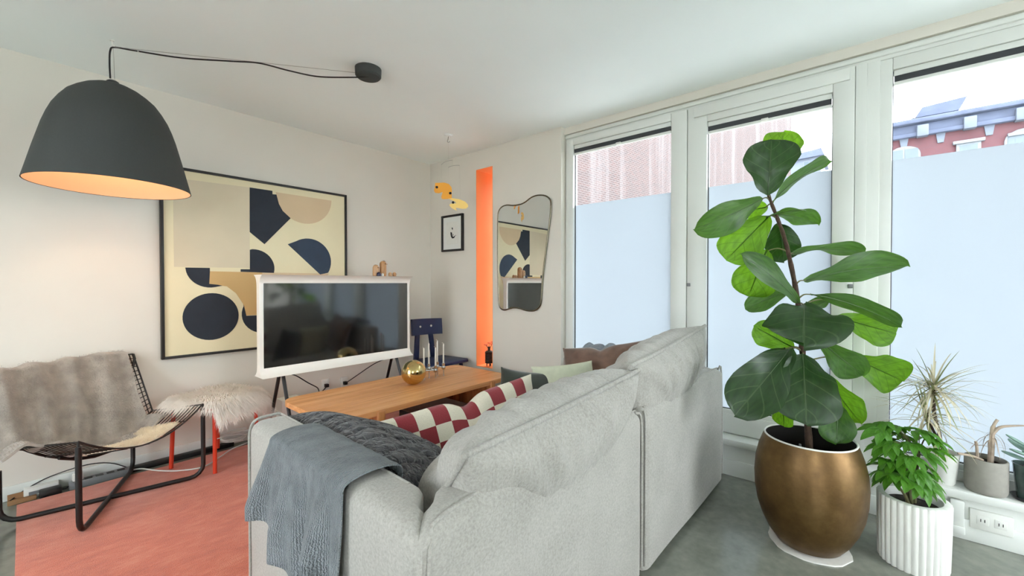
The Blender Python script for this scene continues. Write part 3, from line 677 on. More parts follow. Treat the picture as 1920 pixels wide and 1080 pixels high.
# ------------------------------------------------------------------ coffee table
ct = thing('coffee_table', 'long low oak coffee table between sofa and television', 'table', (1.93, 2.68, RZ))
TX0, TX1, TY0, TY1, TZ = 1.135, 2.735, 2.315, 3.045, .47
edges = [TY0 + .105 * k for k in range(7)] + [TY1]
Rr = .095
def inset(y, side):
    dy = min(y - TY0, TY1 - y)
    return 0 if dy >= Rr else Rr - math.sqrt(max(0, Rr * Rr - (Rr - dy) ** 2))
for k in range(7):
    ya, yb = edges[k] + (.0004 if k else 0), edges[k + 1]
    ys = [ya + (yb - ya) * i / 8 for i in range(9)]
    poly = [(TX0 + inset(y, 0), y) for y in ys] + [(TX1 - inset(y, 1), y) for y in reversed(ys)]
    # notches for the two slab legs in the front board
    obj('plank', MB().prism(poly, Matrix.Translation((0, 0, TZ - .036)), .036, .0015, 1), 'oak_long', ct)
for (xa, xb) in ((1.425, 1.482), (2.455, 2.512)):
    lg = obj('slab_leg', MB().box((xa, TY0 - .012, RZ), (xb, TY0 + .05, TZ - .004), .012, 3).box((xa + .004, TY0 + .04, RZ), (xb - .004, TY1 - .02, TZ - .037), .003), 'oak_stave', ct)
    for k in range(8):
        y = TY0 + .09 + k * .077
        obj('stave', MB().box((xa - .002, y - .036, RZ + .001), (xa + .006, y + .036, TZ - .038), .002, 1), 'oak_stave', lg)

# things on the table
gs = tag(obj('gold_sphere', MB().sphere((1.985, 2.70, TZ + .094), .096, 40, 26), 'sphere_gold', None, 0), 'polished gold sphere on the coffee table', 'ornament')
chn = thing('candle_holder', 'chrome modular candle holder with ball joints on the coffee table', 'candle holder', (2.24, 2.76, TZ))
sp = [(2.135, 2.765), (2.195, 2.775), (2.232, 2.735), (2.292, 2.785), (2.335, 2.755)]
hts = [.052, .060, .045, .062, .050]
for i, (x, y) in enumerate(sp):
    z0 = TZ + hts[i] + .02
    j = obj('ball_joint', MB().sphere((x, y, z0), .019, 14, 10), 'chrome', chn, 0)
    obj('cup', MB().lathe([(.006, .01), (.0125, .022), (.0125, .040), (.009, .040)], (x, y, z0), 14), 'chrome', j)
    obj('leg', MB().tube([(x, y, z0), (x + .002, y, TZ + .004)], [.006, .005], 8).lathe([(.008, 0), (.008, .004)], (x + .002, y, TZ), 10), 'chrome', chn)
for i, k in ((0, 2), (2, 1), (1, 3), (2, 3), (3, 4)):
    a, b = sp[i], sp[k]
    obj('link', MB().tube([(*a, TZ + hts[i] + .02), (*b, TZ + hts[k] + .02)], .006, 8), 'chrome', chn)
lbl = ['leftmost thin white taper candle, just behind the gold sphere', 'second thin taper candle from the gold sphere, a tall one', 'middle thin taper candle of the chrome holder, a short one', 'fourth thin taper candle from the gold sphere, the tallest', 'rightmost thin taper candle of the chrome holder']
chh = [.145, .17, .15, .18, .165]
for i, (x, y) in enumerate(sp):
    z0 = TZ + hts[i] + .06; t = thing('taper_candle', lbl[i], 'candle', (x, y, z0), 0, 'candles in the chrome holder')
    obj('wax', MB().tube([(x, y, z0 - .01), (x, y, z0 + chh[i])], [.0075, .006], 10), 'candle_wax', t)
    obj('wick', MB().tube([(x, y, z0 + chh[i]), (x - .002, y + .002, z0 + chh[i] + .006), (x - .012, y + .006, z0 + chh[i] + .011)], .0016, 5), 'candle_wax', t)
# under the table
tag(obj('plastic_bag', MB().grid(lambda u, v: (1.72 + .36 * u, 2.42 + .30 * v, RZ + .02 + .20 * math.sin(math.pi * u) ** .5 * math.sin(math.pi * v) ** .5 + .03 * nz((u * 8, v * 8, 0), 1, 3)), 24, 24, .004), 'plastic_film', None, 20), 'crumpled translucent plastic bag under the coffee table', 'bag')
bx = thing('storage_box', 'low dark storage box under the coffee table', 'box', (2.2, 2.72, RZ))
obj('body', MB().box((2.02, 2.52, RZ), (2.42, 2.95, RZ + .2), .006), 'plastic_black', bx); obj('lid', MB().box((2.01, 2.51, RZ + .2), (2.43, 2.96, RZ + .23), .006), 'velvet_brown', bx)

# ------------------------------------------------------------------ television
tv = thing('television', 'white-framed television on slim black legs behind the coffee table', 'television', (1.693, 3.24, RZ))
VX0, VX1, VZ0, VZ1 = 1.066, 2.322, .602, 1.326; vy = 3.245; vh = (VZ1 - VZ0) / 2; vc = (VZ0 + VZ1) / 2
prof = []
N = 28
for k in range(N + 1):
    q = -1 + 2 * k / N; q = math.copysign(abs(q) ** .6, q); prof.append((q, .026 + .058 * abs(q) ** 16))
poly = [(vy - d, vc + q * vh) for q, d in prof] + [(vy + d * .9, vc + q * vh) for q, d in reversed(prof)]
obj('frame', MB().prism([(p[0], p[1]) for p in poly], basis((VX0, 0, 0), (0, 1, 0), (0, 0, 1), (1, 0, 0)), VX1 - VX0), 'tv_white', tv, 50)
obj('screen', MB().box((VX0 + .026, vy - .0295, VZ0 + .062), (VX1 - .026, vy - .02, VZ1 - .030), .001, 1), 'tv_screen', tv)
for (x, s) in ((VX0 + .15, 1), (VX1 - .15, -1)):
    obj('leg', MB().tube([(x, vy + .03, VZ0 + .004), (x - .01 * s, vy + .27, RZ)], [.013, .010], 10), 'black_metal', tv)
    obj('leg', MB().tube([(x, vy - .03, VZ0 + .004), (x - .01 * s, vy - .29, RZ)], [.013, .010], 10), 'black_metal', tv)
    obj('leg_bracket', MB().box((x - .03, vy - .05, VZ0 - .006), (x + .03, vy + .05, VZ0 + .004), .002), 'black_metal', tv)
TT = VZ1
def bird(x, y, r, h, m, label, name='wooden_bird', eye=True, ang=-.35):
    t = thing(name, label, 'figurine', (x, y, TT), 0, 'little bird figurines on the television')
    pr = [(0, 0), (r * .86, 0), (r * .97, h * .05), (r, h * .12)] + [(r, h * .12 + (h - r - h * .12) * k / 3) for k in range(1, 4)] + [(r * math.cos(math.pi / 2 * k / 6), h - r + r * math.sin(math.pi / 2 * k / 6)) for k in range(1, 7)]
    pr[-1] = (0, h); obj('body', MB().shell(pr, (x, y, TT), 22), m, t)
    if eye:
        ex = x + r * math.sin(.55 + ang) * .98; ey = y - r * math.cos(.55 + ang) * .98
        obj('eye', MB().sphere((ex, ey, TT + h - r * .95), r * .17, 10, 6), 'ink_black', t)
        obj('beak', MB().tube([(x + r * .75, y - r * .6, TT + h - r * 1.0), (x + r * 1.12, y - r * .85, TT + h - r * 1.02)], [r * .16, .0006], 8), m, t)
    return t
bird(1.985, 3.235, .027, .100, 'bird_wood', 'medium pale wooden bird figurine on the television')
bird(2.055, 3.235, .029, .136, 'bird_wood_dark', 'tallest wooden bird figurine on the television')
bird(2.128, 3.235, .0165, .037, 'bird_wood', 'small wooden bird figurine right beside the tallest one')
bird(2.172, 3.235, .0165, .038, 'bird_wood_dark', 'small wooden bird figurine at the right end of the row')
mat('navy_gloss', (34, 36, 70), .3, var=.1)
bird(1.986, 3.19, .0185, .034, 'navy_gloss', 'tiny navy blue bird figurine in front of the medium one', 'glazed_bird', False)
bird(2.022, 3.19, .011, .026, 'ceramic_white', 'tiny white bird figurine in front of the tallest one', 'glazed_bird', False)

# wall sockets, leads
def cable(name, pts, r, m, label, n=6, cat='cable'): return tag(obj(name, MB().tube(smoothpath(pts, n), r, 7), m, None, 60), label, cat)
for (x, z, lab) in ((1.80, .32, 'white wall socket with black plug, left one under the television'), (1.98, .31, 'white wall socket with black plug, right one under the television')):
    t = thing('wall_socket', lab, 'socket', (x, YB, z - .06), 0, 'wall sockets behind the television')
    obj('plate', MB().box((x - .036, YB - .008, z - .058), (x + .036, YB, z + .058), .003), 'plastic_white', t)
    obj('outlet_face', MB().box((x - .017, YB - .010, z + .006), (x + .017, YB - .006, z + .042), .002).box((x - .017, YB - .010, z - .042), (x + .017, YB - .006, z - .006), .002), 'plastic_white', t)
    obj('plug', MB().box((x - .016, YB - .045, z - .012), (x + .016, YB - .010, z + .018), .004), 'plastic_black', t)
cable('television_lead', [(1.25, 3.26, .60), (1.38, 3.40, .54), (1.52, 3.5, .44), (1.64, 3.6, .36), (1.72, 3.72, .28), (1.80, 3.755, .32)], .0045, 'plastic_black', 'black cord sagging from the television to the left wall socket')
cable('television_lead', [(2.16, 3.26, .60), (2.10, 3.45, .52), (2.0, 3.68, .36), (1.98, 3.755, .315)], .004, 'plastic_black', 'black cord from the television to the right wall socket')
wb = thing('white_carton', 'pale upright carton standing behind the television leg', 'box', (1.385, 3.56, RZ))
obj('body', MB().box((1.315, 3.50, .0), (1.472, 3.62, .335), .003), 'paper_white', wb); obj('flap', MB().box((1.317, 3.497, .22), (1.470, 3.4995, .333)), 'paper_white', wb)

# ------------------------------------------------------------------ large framed print
pa = thing('framed_print', 'large square abstract print in a thin black frame on the back wall', 'picture', (1.31, YB, .73))
AX, AZ, AS = .625, .728, 1.372; ay = YB - .03
def art(name, poly, m, lift): return obj(name, MB().prism([(x, z) for x, z in poly], basis((AX, ay - .0012 * lift, AZ), (1, 0, 0), (0, 0, 1), (0, -1, 0)), .0012), m, pa, 30)
for n_, lo, hi in (('frame_bar', (0, 0), (.018, AS)), ('frame_bar', (AS - .018, 0), (AS, AS)), ('frame_bar', (.018, 0), (AS - .018, .018)), ('frame_bar', (.018, AS - .018), (AS - .018, AS))):
    obj(n_, MB().box((AX + lo[0], YB - .045, AZ + lo[1]), (AX + hi[0], YB - .002, AZ + hi[1]), .002), 'frame_black', pa)
obj('canvas', MB().box((AX + .016, ay, AZ + .016), (AX + AS - .016, YB - .004, AZ + AS - .016)), 'art_cream', pa)
art('painted_block', [(.075, .655), (.556, .66), (.556, 1.305), (.075, 1.29)], 'art_beige', 0)
def arc(cx, cz, r, a0, a1, n=20): return [(cx + r * math.cos(math.radians(a0 + (a1 - a0) * k / n)), cz + r * math.sin(math.radians(a0 + (a1 - a0) * k / n))) for k in range(n + 1)]
art('painted_half_disc', arc(.99, 1.30, .238, 180, 360, 24), 'art_sand', 0)
art('painted_patch', [(.285, .628), (.644, .626), (.642, .28), (.527, .28), (.505, .375), (.457, .459), (.397, .513), (.283, .531)], 'art_tan', 0)
art('painted_patch', [(.644, .626), (1.2, .626), (1.1, .44), (.9, .3), (.642, .28)], 'art_sand', 0)
art('painted_pentagon', [(.558, 1.305), (.726, 1.306), (.726, 1.278), (.757, 1.28), (.775, 1.205), (.805, 1.15), (.868, 1.095), (.663, .858), (.556, .948)], 'art_navy', 1)
art('painted_dome', [(.843, .87)] + [(1.02 + .2 * math.cos(math.radians(a)), .733 + .2 * math.sin(math.radians(a))) for a in range(122, -36, -8)] + [(1.119, .616)], 'art_blue', 1)
art('painted_quarter', [(.49, .648), (.555, .649), (.556, .806)] + arc(.585, .66, .152, 95, -14, 12) + [(.49, .628)], 'art_navy', 1)
art('painted_bowl', [(.139, .652), (.288, .653), (.288, .628), (.283, .533), (.337, .526), (.367, .519)] + arc(.29, .655, .15, 290, 185, 12)[1:-1], 'art_navy', 1)
art('painted_disc', arc(.297, .286, .177, 0, 352, 44), 'art_navy', 1)
art('painted_crescent', [(.507, .368), (.527, .278), (.80, .274)] + arc(.655, .29, .16, -8, -206, 20), 'art_navy', 1)

# ------------------------------------------------------------------ small framed drawing
sp_ = thing('small_framed_drawing', 'small black-framed ink drawing beside the orange slot', 'picture', (XM, 3.40, 1.607))
SYa, SYb, SZa, SZb = 3.232, 3.573, 1.609, 2.003
for lo, hi in (((SYa, SZa), (SYa + .022, SZb)), ((SYb - .022, SZa), (SYb, SZb)), ((SYa + .022, SZa), (SYb - .022, SZa + .022)), ((SYa + .022, SZb - .022), (SYb - .022, SZb))):
    obj('frame_bar', MB().box((XM - .028, lo[0], lo[1]), (XM - .001, hi[0], hi[1]), .002), 'frame_black', sp_)
obj('mount', MB().box((XM - .014, SYa + .02, SZa + .02), (XM - .001, SYb - .02, SZb - .02)), 'paper_white', sp_)
obj('mount_window', MB().box((XM - .0155, SYa + .075, SZa + .075), (XM - .013, SYb - .075, SZb - .075)), 'ceramic_white', sp_)
def ink(poly): return obj('ink_mark', MB().prism(poly, basis((XM - .0155, 3.41, 1.80), (0, -1, 0), (0, 0, 1), (-1, 0, 0)), .0008), 'ink_black', sp_)
ink([(-.002, .065), (.010, .068), (.018, .055), (.014, .035), (.008, .05), (.002, .045)])
ink([(-.022, .02), (.004, .012), (.006, -.01), (.014, -.032), (.034, -.034), (.048, -.022), (.052, -.034), (.036, -.05), (.006, -.052), (-.012, -.034), (-.02, -.008)])
ink([(.016, -.008), (.022, -.004), (.026, -.02), (.019, -.024)]); ink([(.058, -.022), (.066, -.018), (.067, -.026), (.06, -.028)])

# ------------------------------------------------------------------ curvy mirror
mo = [(2.722, 1.966), (2.68, 2.004), (2.617, 2.013), (2.539, 2.0), (2.449, 2.0), (2.39, 2.015), (2.319, 2.048), (2.248, 2.057), (2.167, 2.042), (2.121, 2.008), (2.105, 1.966), (2.113, 1.855), (2.139, 1.684), (2.166, 1.51), (2.198, 1.291), (2.211, 1.103), (2.236, 1.047), (2.289, 1.015), (2.375, 1.012), (2.449, 1.027), (2.524, 1.033), (2.586, 1.021), (2.648, 1.006), (2.696, 1.019), (2.719, 1.064), (2.727, 1.197), (2.735, 1.438), (2.737, 1.727), (2.734, 1.895)]
loop = [Vector((XM - .02, y, z)) for y, z in mo]; sm = []
for i in range(len(loop)):
    p0, p1, p2, p3 = loop[i - 1], loop[i], loop[(i + 1) % len(loop)], loop[(i + 2) % len(loop)]
    for k in range(3):
        t = k / 3; sm.append(.5 * ((2 * p1) + (p2 - p0) * t + (2 * p0 - 5 * p1 + 4 * p2 - p3) * t * t + (3 * p1 - p0 - 3 * p2 + p3) * t ** 3))
mi = thing('wall_mirror', 'curvy freeform mirror with a thin brass rim on the side wall', 'mirror', (XM, 2.42, 1.0))
obj('mirror_glass', MB().prism([(-p.y, p.z) for p in sm], basis((XM - .002, 0, 0), (0, -1, 0), (0, 0, 1), (-1, 0, 0)), .017), 'mirror_glass', mi, 30)
mat('rim_brass', (122, 114, 98), .25, 1, var=.06)
obj('rim', MB().tube([(XM - .016, p.y, p.z) for p in sm], .0075, 8, True), 'rim_brass', mi, 60)

# ------------------------------------------------------------------ mobile
mbt = thing('hanging_mobile', 'yellow and orange card mobile hanging from the ceiling near the corner', 'mobile', (2.53, 2.91, 1.92))
dn = Vector((fw.x, fw.y, 0)).normalized()
def card(pts, m, dots, off=0.0):
    c = Vector(pts[0]); ex = Vector((dn.y, -dn.x, 0)); oo = c + dn * off
    M = basis(oo, ex, (0, 0, 1), -dn); pl = [((Vector(p) - c).dot(ex), p[2] - c.z) for p in pts]
    o = obj('card_shape', MB().prism(pl, M, .002), m, mbt, 30)
    for dpt in dots:
        q = Vector(dpt) - c; ax = q.dot(ex); az = q.z
        obj('eye_spot', MB().prism([(ax + .012 * math.cos(a * math.pi / 8), az + .012 * math.sin(a * math.pi / 8)) for a in range(16)], M @ Matrix.Translation((0, 0, .0022)), .0008), 'ink_black', o)
    return o
card([(2.448, 2.998, 2.181), (2.501, 2.936, 2.185), (2.529, 2.903, 2.172), (2.544, 2.884, 2.142), (2.547, 2.879, 2.1), (2.522, 2.909, 2.104), (2.5, 2.935, 2.104), (2.483, 2.954, 2.095), (2.469, 2.971, 2.087), (2.447, 2.997, 2.091), (2.44, 3.006, 2.112), (2.445, 3.001, 2.134)], 'mobile_orange', [(2.458, 2.986, 2.142)])
card([(2.495, 2.941, 2.104), (2.547, 2.879, 2.11), (2.548, 2.877, 2.031), (2.499, 2.934, 2.027), (2.488, 2.947, 2.031), (2.486, 2.951, 2.048), (2.492, 2.944, 2.074)], 'mobile_orange', [(2.539, 2.888, 2.081)], -.03)
card([(2.527, 2.901, 2.028), (2.555, 2.869, 2.031), (2.594, 2.823, 2.022), (2.627, 2.783, 2.001), (2.643, 2.764, 1.975), (2.644, 2.762, 1.954), (2.632, 2.776, 1.938), (2.61, 2.803, 1.936), (2.579, 2.839, 1.945), (2.571, 2.848, 1.941), (2.579, 2.838, 1.919), (2.565, 2.855, 1.928), (2.546, 2.878, 1.945), (2.535, 2.891, 1.966), (2.538, 2.888, 1.979), (2.552, 2.872, 1.986), (2.574, 2.845, 1.984), (2.569, 2.852, 2.001), (2.549, 2.875, 2.014)], 'mobile_yellow', [(2.557, 2.866, 1.993)], -.05)
obj('wire_arm', MB().tube(smoothpath([(2.486, 2.957, 2.348), (2.503, 2.937, 2.37), (2.528, 2.908, 2.385), (2.553, 2.878, 2.391)], 5), .0014, 5), 'steel_wire', mbt)
obj('wire_arm', MB().tube(smoothpath([(2.527, 2.907, 2.324), (2.544, 2.888, 2.335), (2.569, 2.858, 2.342), (2.594, 2.829, 2.342)], 5), .0014, 5), 'steel_wire', mbt)
for a, b in (((2.53, 2.908, 2.385), (2.53, 2.908, 2.555)), ((2.486, 2.957, 2.348), (2.486, 2.957, 2.18)), ((2.553, 2.878, 2.391), (2.55, 2.88, 2.336)), ((2.527, 2.907, 2.324), (2.527, 2.907, 2.10)), ((2.594, 2.829, 2.342), (2.594, 2.823, 2.02))):
    obj('thread', MB().tube([a, b], .0005, 4), 'thread_pale', mbt)
obj('ceiling_rose', MB().lathe([(.045, 0), (.03, -.012), (0, -.014)][::-1], (2.53, 2.91, H - .001), 20), 'ceiling_paint', mbt)
obj('hook', MB().tube(smoothpath([(2.53, 2.91, H - .012), (2.528, 2.912, H - .04), (2.524, 2.916, H - .058), (2.530, 2.908, H - .068), (2.540, 2.898, H - .058)], 4), .0026, 6), 'steel_wire', mbt)

# ------------------------------------------------------------------ pendant lamp
LX, LY, LZ = .333, 3.18, 1.797
pl_ = thing('pendant_lamp', 'big charcoal bell-shaped pendant lamp with warm inside and long black cord', 'lamp', (LX, LY, H))
out = [(.340, 0), (.328, .05), (.314, .11), (.300, .17), (.285, .23), (.270, .29), (.253, .345), (.234, .395), (.210, .44), (.182, .482), (.150, .512), (.115, .538), (.078, .557), (.040, .568), (.012, .571)]
obj('shade', MB().shell(out + [(0.0, .571)], (LX, LY, LZ), 64).shell([(.340, 0), (.3375, -.001), (.335, .001)], (LX, LY, LZ), 64), 'shade_grey', pl_, 60)
obj('shade_lining', MB().shell([(max(0, r - .005), z + .001 - (.005 if k > 11 else 0)) for k, (r, z) in enumerate(out)] + [(0, .566)], (LX, LY, LZ), 64), 'shade_inside', pl_, 60)
obj('cap', MB().lathe([(.026, .566), (.026, .584), (.018, .590), (0, .590)], (LX, LY, LZ), 20), 'shade_grey', pl_)
obj('socket', MB().lathe([(.022, .47), (.022, .58)], (LX, LY, LZ), 16), 'plastic_white', pl_)
obj('bulb', MB().sphere((LX, LY, LZ + .42), .05, 20, 14), 'bulb_glow', pl_, 0)
HX, HY, HZ = .335, 3.205, 2.585
cord = [(LX - .01, LY, LZ + .60), (LX - .012, LY, LZ + .68), (LX - .008, LY + .006, LZ + .755), (HX + .01, HY, HZ), (.42, 3.14, 2.575), (.60, 3.0, 2.56), (.80, 2.84, 2.567), (.92, 2.75, 2.573), (1.05, 2.66, 2.55), (1.18, 2.57, 2.535), (1.32, 2.47, 2.55), (1.42, 2.39, 2.565)]
obj('cord', MB().tube(smoothpath(cord, 8), .0042, 8), 'plastic_black', pl_)
obj('steel_cable', MB().tube([(LX + .008, LY, LZ + .60), (HX + .004, HY, HZ), (1.40, 2.41, 2.585)], .0011, 5), 'steel_wire', pl_)
obj('ceiling_hook', MB().tube(smoothpath([(HX, HY, H), (HX, HY, H - .02), (HX + .008, HY, H - .034), (HX + .014, HY, H - .024)], 4), .003, 6).lathe([(.010, 0), (.010, -.004)][::-1], (HX, HY, H), 12), 'plastic_white', pl_)
obj('cord_clip', MB().sphere((.435, 3.13, 2.573), .006, 8, 6), 'plastic_white', pl_)
obj('canopy', MB().lathe([(0, -.058), (.050, -.058), (.070, -.054), (.078, -.045), (.080, -.002), (.080, 0)], (1.425, 2.40, H), 36), 'shade_grey', pl_)
ld = bpy.data.lights.new('lamp_bulb_light', 'POINT'); ld.energy = 5.0; ld.color = (1, .80, .58); ld.shadow_soft_size = .05
lo = bpy.data.objects.new('lamp_bulb_light', ld); COL.objects.link(lo); lo.location = (0, 0, LZ + .345 - H); lo.parent = pl_

# ------------------------------------------------------------------ wire lounge chair
WC = Vector((.34, 3.305, 0)); we = Vector((.883, .469, 0)).normalized(); wf = Vector((we.y, -we.x, 0))
def wl(u, v, z): p = WC + we * u + wf * v; return (p.x, p.y, z)
wc = thing('wire_lounge_chair', 'low black wire lounge chair with a crossed tube base on the orange rug', 'chair', (WC.x, WC.y, RZ), math.atan2(we.y, we.x))
HW = .325
def base_tube(u0, v0, top0, u1, v1, top1):
    z = RZ + .013; a = Vector((u0, v0)); b = Vector((u1, v1)); d = (b - a).normalized(); r = .07
    pts = [wl(u0, v0, top0), wl(u0, v0, z + r)] + [wl(*(a + d * (r - r * math.cos(t))), z + r - r * math.sin(t)) for t in (.4, .8, 1.2)] + [wl(*(a + d * r * 1.02), z), wl(*(b - d * r * 1.02), z)] + [wl(*(b - d * (r - r * math.cos(t))), z + r - r * math.sin(t)) for t in (1.2, .8, .4)] + [wl(u1, v1, z + r), wl(u1, v1, top1)]
    return obj('base_tube', MB().tube(pts, .0125, 12), 'black_metal', wc, 60)
base_tube(-HW, .245, .462, .30, -.30, .30); base_tube(HW, .245, .462, -HW - .02, -.27, .30)
def zs(u, v):
    k = (u / HW) ** 2; t = (v + .17) / .42
    return (.262 + .098 * t) + (.161 - .031 * t) * k
NU = 16
def seat_curve(v): return [wl(-HW + 2 * HW * i / NU, v, zs(-HW + 2 * HW * i / NU, v)) for i in range(NU + 1)]
for i in range(15):
    v = -.165 + .41 * i / 14
    obj('seat_wire', MB().tube(seat_curve(v), .0028 if 0 < i < 14 else .005, 6), 'black_wire', wc, 60)
for u in (-HW, -.22, -.11, 0, .11, .22, HW):
    obj('seat_rod', MB().tube([wl(u, -.165 + .41 * k / 6, zs(u, -.165 + .41 * k / 6) - .004) for k in range(7)], .005 if abs(u) > .3 else .003, 6), 'black_wire', wc, 60)
def bk(u, h):  # backrest point, h 0..1 from the seat up
    return wl(u, -.165 - .16 * h - .05 * (1 - (u / HW) ** 2) * (.4 + .6 * h), .415 + .375 * h - .09 * (1 - (u / HW) ** 2) * (1 - h))
for u in (-HW, -HW + .02, -.22, -.11, 0, .11, .22, HW - .02, HW):
    obj('back_rod', MB().tube([bk(u, k / 6) for k in range(7)], .005 if abs(u) == HW else .003, 6), 'black_wire', wc, 60)
for i in range(15):
    h = i / 14
    obj('back_wire', MB().tube([bk(-HW + 2 * HW * k / 12, h) for k in range(13)], .0028 if 0 < i < 14 else .005, 6), 'black_wire', wc, 60)
obj('seat_support', MB().tube([wl(u_, -.10, zs(u_, -.10) - .013) for u_ in (-.20, -.12, -.04, .04, .12, .20, .28)], .009, 8), 'black_metal', wc, 60)
for s in (-1, 1): obj('corner_pin', MB().tube([wl(s * HW, .245, .455), wl(s * HW, .245, zs(HW, .245))], .006, 8), 'black_metal', wc, 60)
for s in (-1, 1): obj('back_bracket', MB().tube([bk(s * HW, 1.0), (bk(s * HW, .92)[0], bk(s * HW, .92)[1], bk(s * HW, .92)[2]), bk(s * (HW - .02), .80)], .008, 8), 'black_metal', wc, 60)

random.seed(4)
def fur(mb, pts, nrms, L, W, lean, jit=.5, droop=.5):
    """tapered bent blades growing at pts"""
    for k_, (p, n) in enumerate(zip(pts, nrms)):
        ln = lean[k_] if isinstance(lean, list) else lean; p = Vector(p); n = Vector(n); l = L * random.uniform(.6, 1.25)
        d = (n + Vector(ln) + Vector((random.uniform(-jit, jit), random.uniform(-jit, jit), random.uniform(-jit, jit)))).normalized()
        sd = d.cross(n + Vector((random.uniform(-.25, .25), random.uniform(-.25, .25), random.uniform(-.25, .25)))).normalized() * W
        m_ = p + d * l * .5; e = p + d * l + Vector((0, 0, -droop * l * .6)) + Vector((random.uniform(-1, 1), random.uniform(-1, 1), 0)) * l * .2
        mb.add([p - sd, p + sd, m_ + sd * .8, m_ - sd * .8, e], [(0, 1, 2, 3), (3, 2, 4)])
# cream sheepskin on the seat
def padf(u, v):
    uu = -.15 + .35 * u; vv = -.06 + .29 * v + .02 * math.sin(u * 5)
    e = min(1, 6 * min(u, 1 - u, v, 1 - v)); return Vector(wl(uu, vv, zs(uu, vv) + .006 + .022 * e ** .5))
sk = thing('seat_sheepskin', 'flat cream sheepskin pad on the seat of the wire chair', 'sheepskin', tuple(padf(.5, .5)))
obj('hide', MB().grid(padf, 24, 20, -.012) if False else MB().grid(lambda u, v: padf(u, 1 - v), 24, 20, .012), 'fleece_seat', sk, 70)
mbf = MB(); P_ = []; N_ = []
for k in range(7000):
    u, v = random.random(), random.random(); P_.append(padf(u, v)); N_.append((0, 0, 1))
fur(mbf, P_, N_, .016, .0014, (wf.x * .6, wf.y * .6, 0), .5, .4)
o = obj('fleece', mbf, 'fleece_seat', sk, 0); o['kind'] = 'stuff'
# grey faux-fur throw over the backrest
def gthrow(u, v):
    """u 0..1 left to right, v 0..1 : behind the top, over it, down the backrest and onto the seat"""
    uu = -.46 + .745 * u - .02 * v; edge = .035 * math.sin(u * 7 + v * 3)
    uc = max(-HW, min(HW, uu)); s = v * .78
    fold = .016 * math.sin(u * 30 + 5 * v + 2 * nz((u * 3, v * 2, 0), 1, 2)) * min(1, v * 4) + .012 * nz((u * 8, v * 5, 0), 1, 8)
    if s < .10:
        q = bk(uc, 1.0); b = Vector(q) - wf * (.03 * math.cos(s / .10 * 1.4)) + Vector((0, 0, -.10 + s * 1.15)); nn = -wf * .3 + Vector((0, 0, .4)); 
        b = b if s < .10 else b
    elif s < .53:
        h = 1 - (s - .10) / .43; b = Vector(bk(uc, h)); nn = wf * .85 + Vector((0, 0, .5))
        if h > .93: b += Vector((0, 0, .012))
    else:
        k = (s - .53) / .25; vv = -.165 + .20 * k + edge * .3; b = Vector(wl(uc, vv, zs(uc, vv))); nn = Vector((0, 0, 1)) + wf * .5 * (1 - k)
    if uu < -HW: b += we * (uu + HW) + Vector((0, 0, -(abs(uu) - HW) * .15)) - wf * (abs(uu) - HW) * .1
    return b + nn.normalized() * (.026 + fold)
gt = thing('fur_throw', 'grey faux-fur throw over the back of the wire chair', 'throw', tuple(gthrow(.5, .6)))
obj('pelt', MB().grid(lambda u, v: gthrow(1 - u, v), 80, 50, .012), 'fur_grey', gt, 80)
mbf = MB(); P_ = []; N_ = []
for k in range(16000):
    u, v = random.random(), random.uniform(.05, 1); p = gthrow(u, v); du = gthrow(min(1, u + .01), v) - gthrow(max(0, u - .01), v); dv = gthrow(u, min(1, v + .01)) - gthrow(u, max(0, v - .01))
    n = -du.cross(dv); n = n.normalized() if n.length > 1e-12 else Vector((0, 0, 1)); P_.append(p); N_.append(n if n.dot(wf) + n.z > 0 else -n)
fur(mbf, P_, N_, .013, .0009, (0, 0, -.8), .5, .6)
o = obj('fur_pile', mbf, 'fur_grey', gt, 0); o['kind'] = 'stuff'
p = gthrow(.80, .985); obj('care_tag', MB().obox(Matrix.Translation((p.x + .02, p.y - .02, p.z + .012)) @ Matrix.Rotation(.5, 4, 'Z'), (.045, .02, .004), .001), 'paper_white', gt)

# ------------------------------------------------------------------ stool with sheepskin
sc_ = Vector((.875, 3.485, 0)); sa = math.radians(28.8)
sto = thing('metal_stool', 'red metal four-legged stool under a white sheepskin', 'stool', (sc_.x, sc_.y, RZ), sa)
SR = Matrix.Translation(sc_) @ Matrix.Rotation(sa, 4, 'Z')
obj('seat', MB().box((-.185, -.185, .425), (.185, .185, .45), .01).xf(SR), 'red_metal', sto)
for sx in (-1, 1):
    for sy in (-1, 1):
        obj('leg', MB().tube([(sx * .165, sy * .165, .43), (sx * .177, sy * .177, RZ)], .0125, 12).xf(SR), 'red_metal', sto)
def hide(u, v):
    x = -.235 + .60 * u; y = -.31 + .51 * v
    sx = max(0, abs(x) - .195); sy = max(0, abs(y) - .19)
    z = .478 - .75 * sx - .85 * sy
    x = math.copysign(min(abs(x), .195) + .55 * sx, x); y = math.copysign(min(abs(y), .19) + .35 * sy, y)
    z += .012 * nz((x * 9, y * 9, 0), 1, 3) + .006 * nz((x * 30, y * 30, 0), 1, 5)
    return SR @ Vector((x * (1 - .18 * abs(y / .22) ** 2), y * (1 - .20 * abs(x / .35) ** 2), z))
shp = thing('stool_sheepskin', 'fluffy white long-haired sheepskin draped over the red stool', 'sheepskin', tuple(hide(.5, .5)))
obj('hide', MB().grid(hide, 30, 22, .01), 'fleece_cream', shp, 70)
mbf = MB(); P_ = []; N_ = []; LN = []
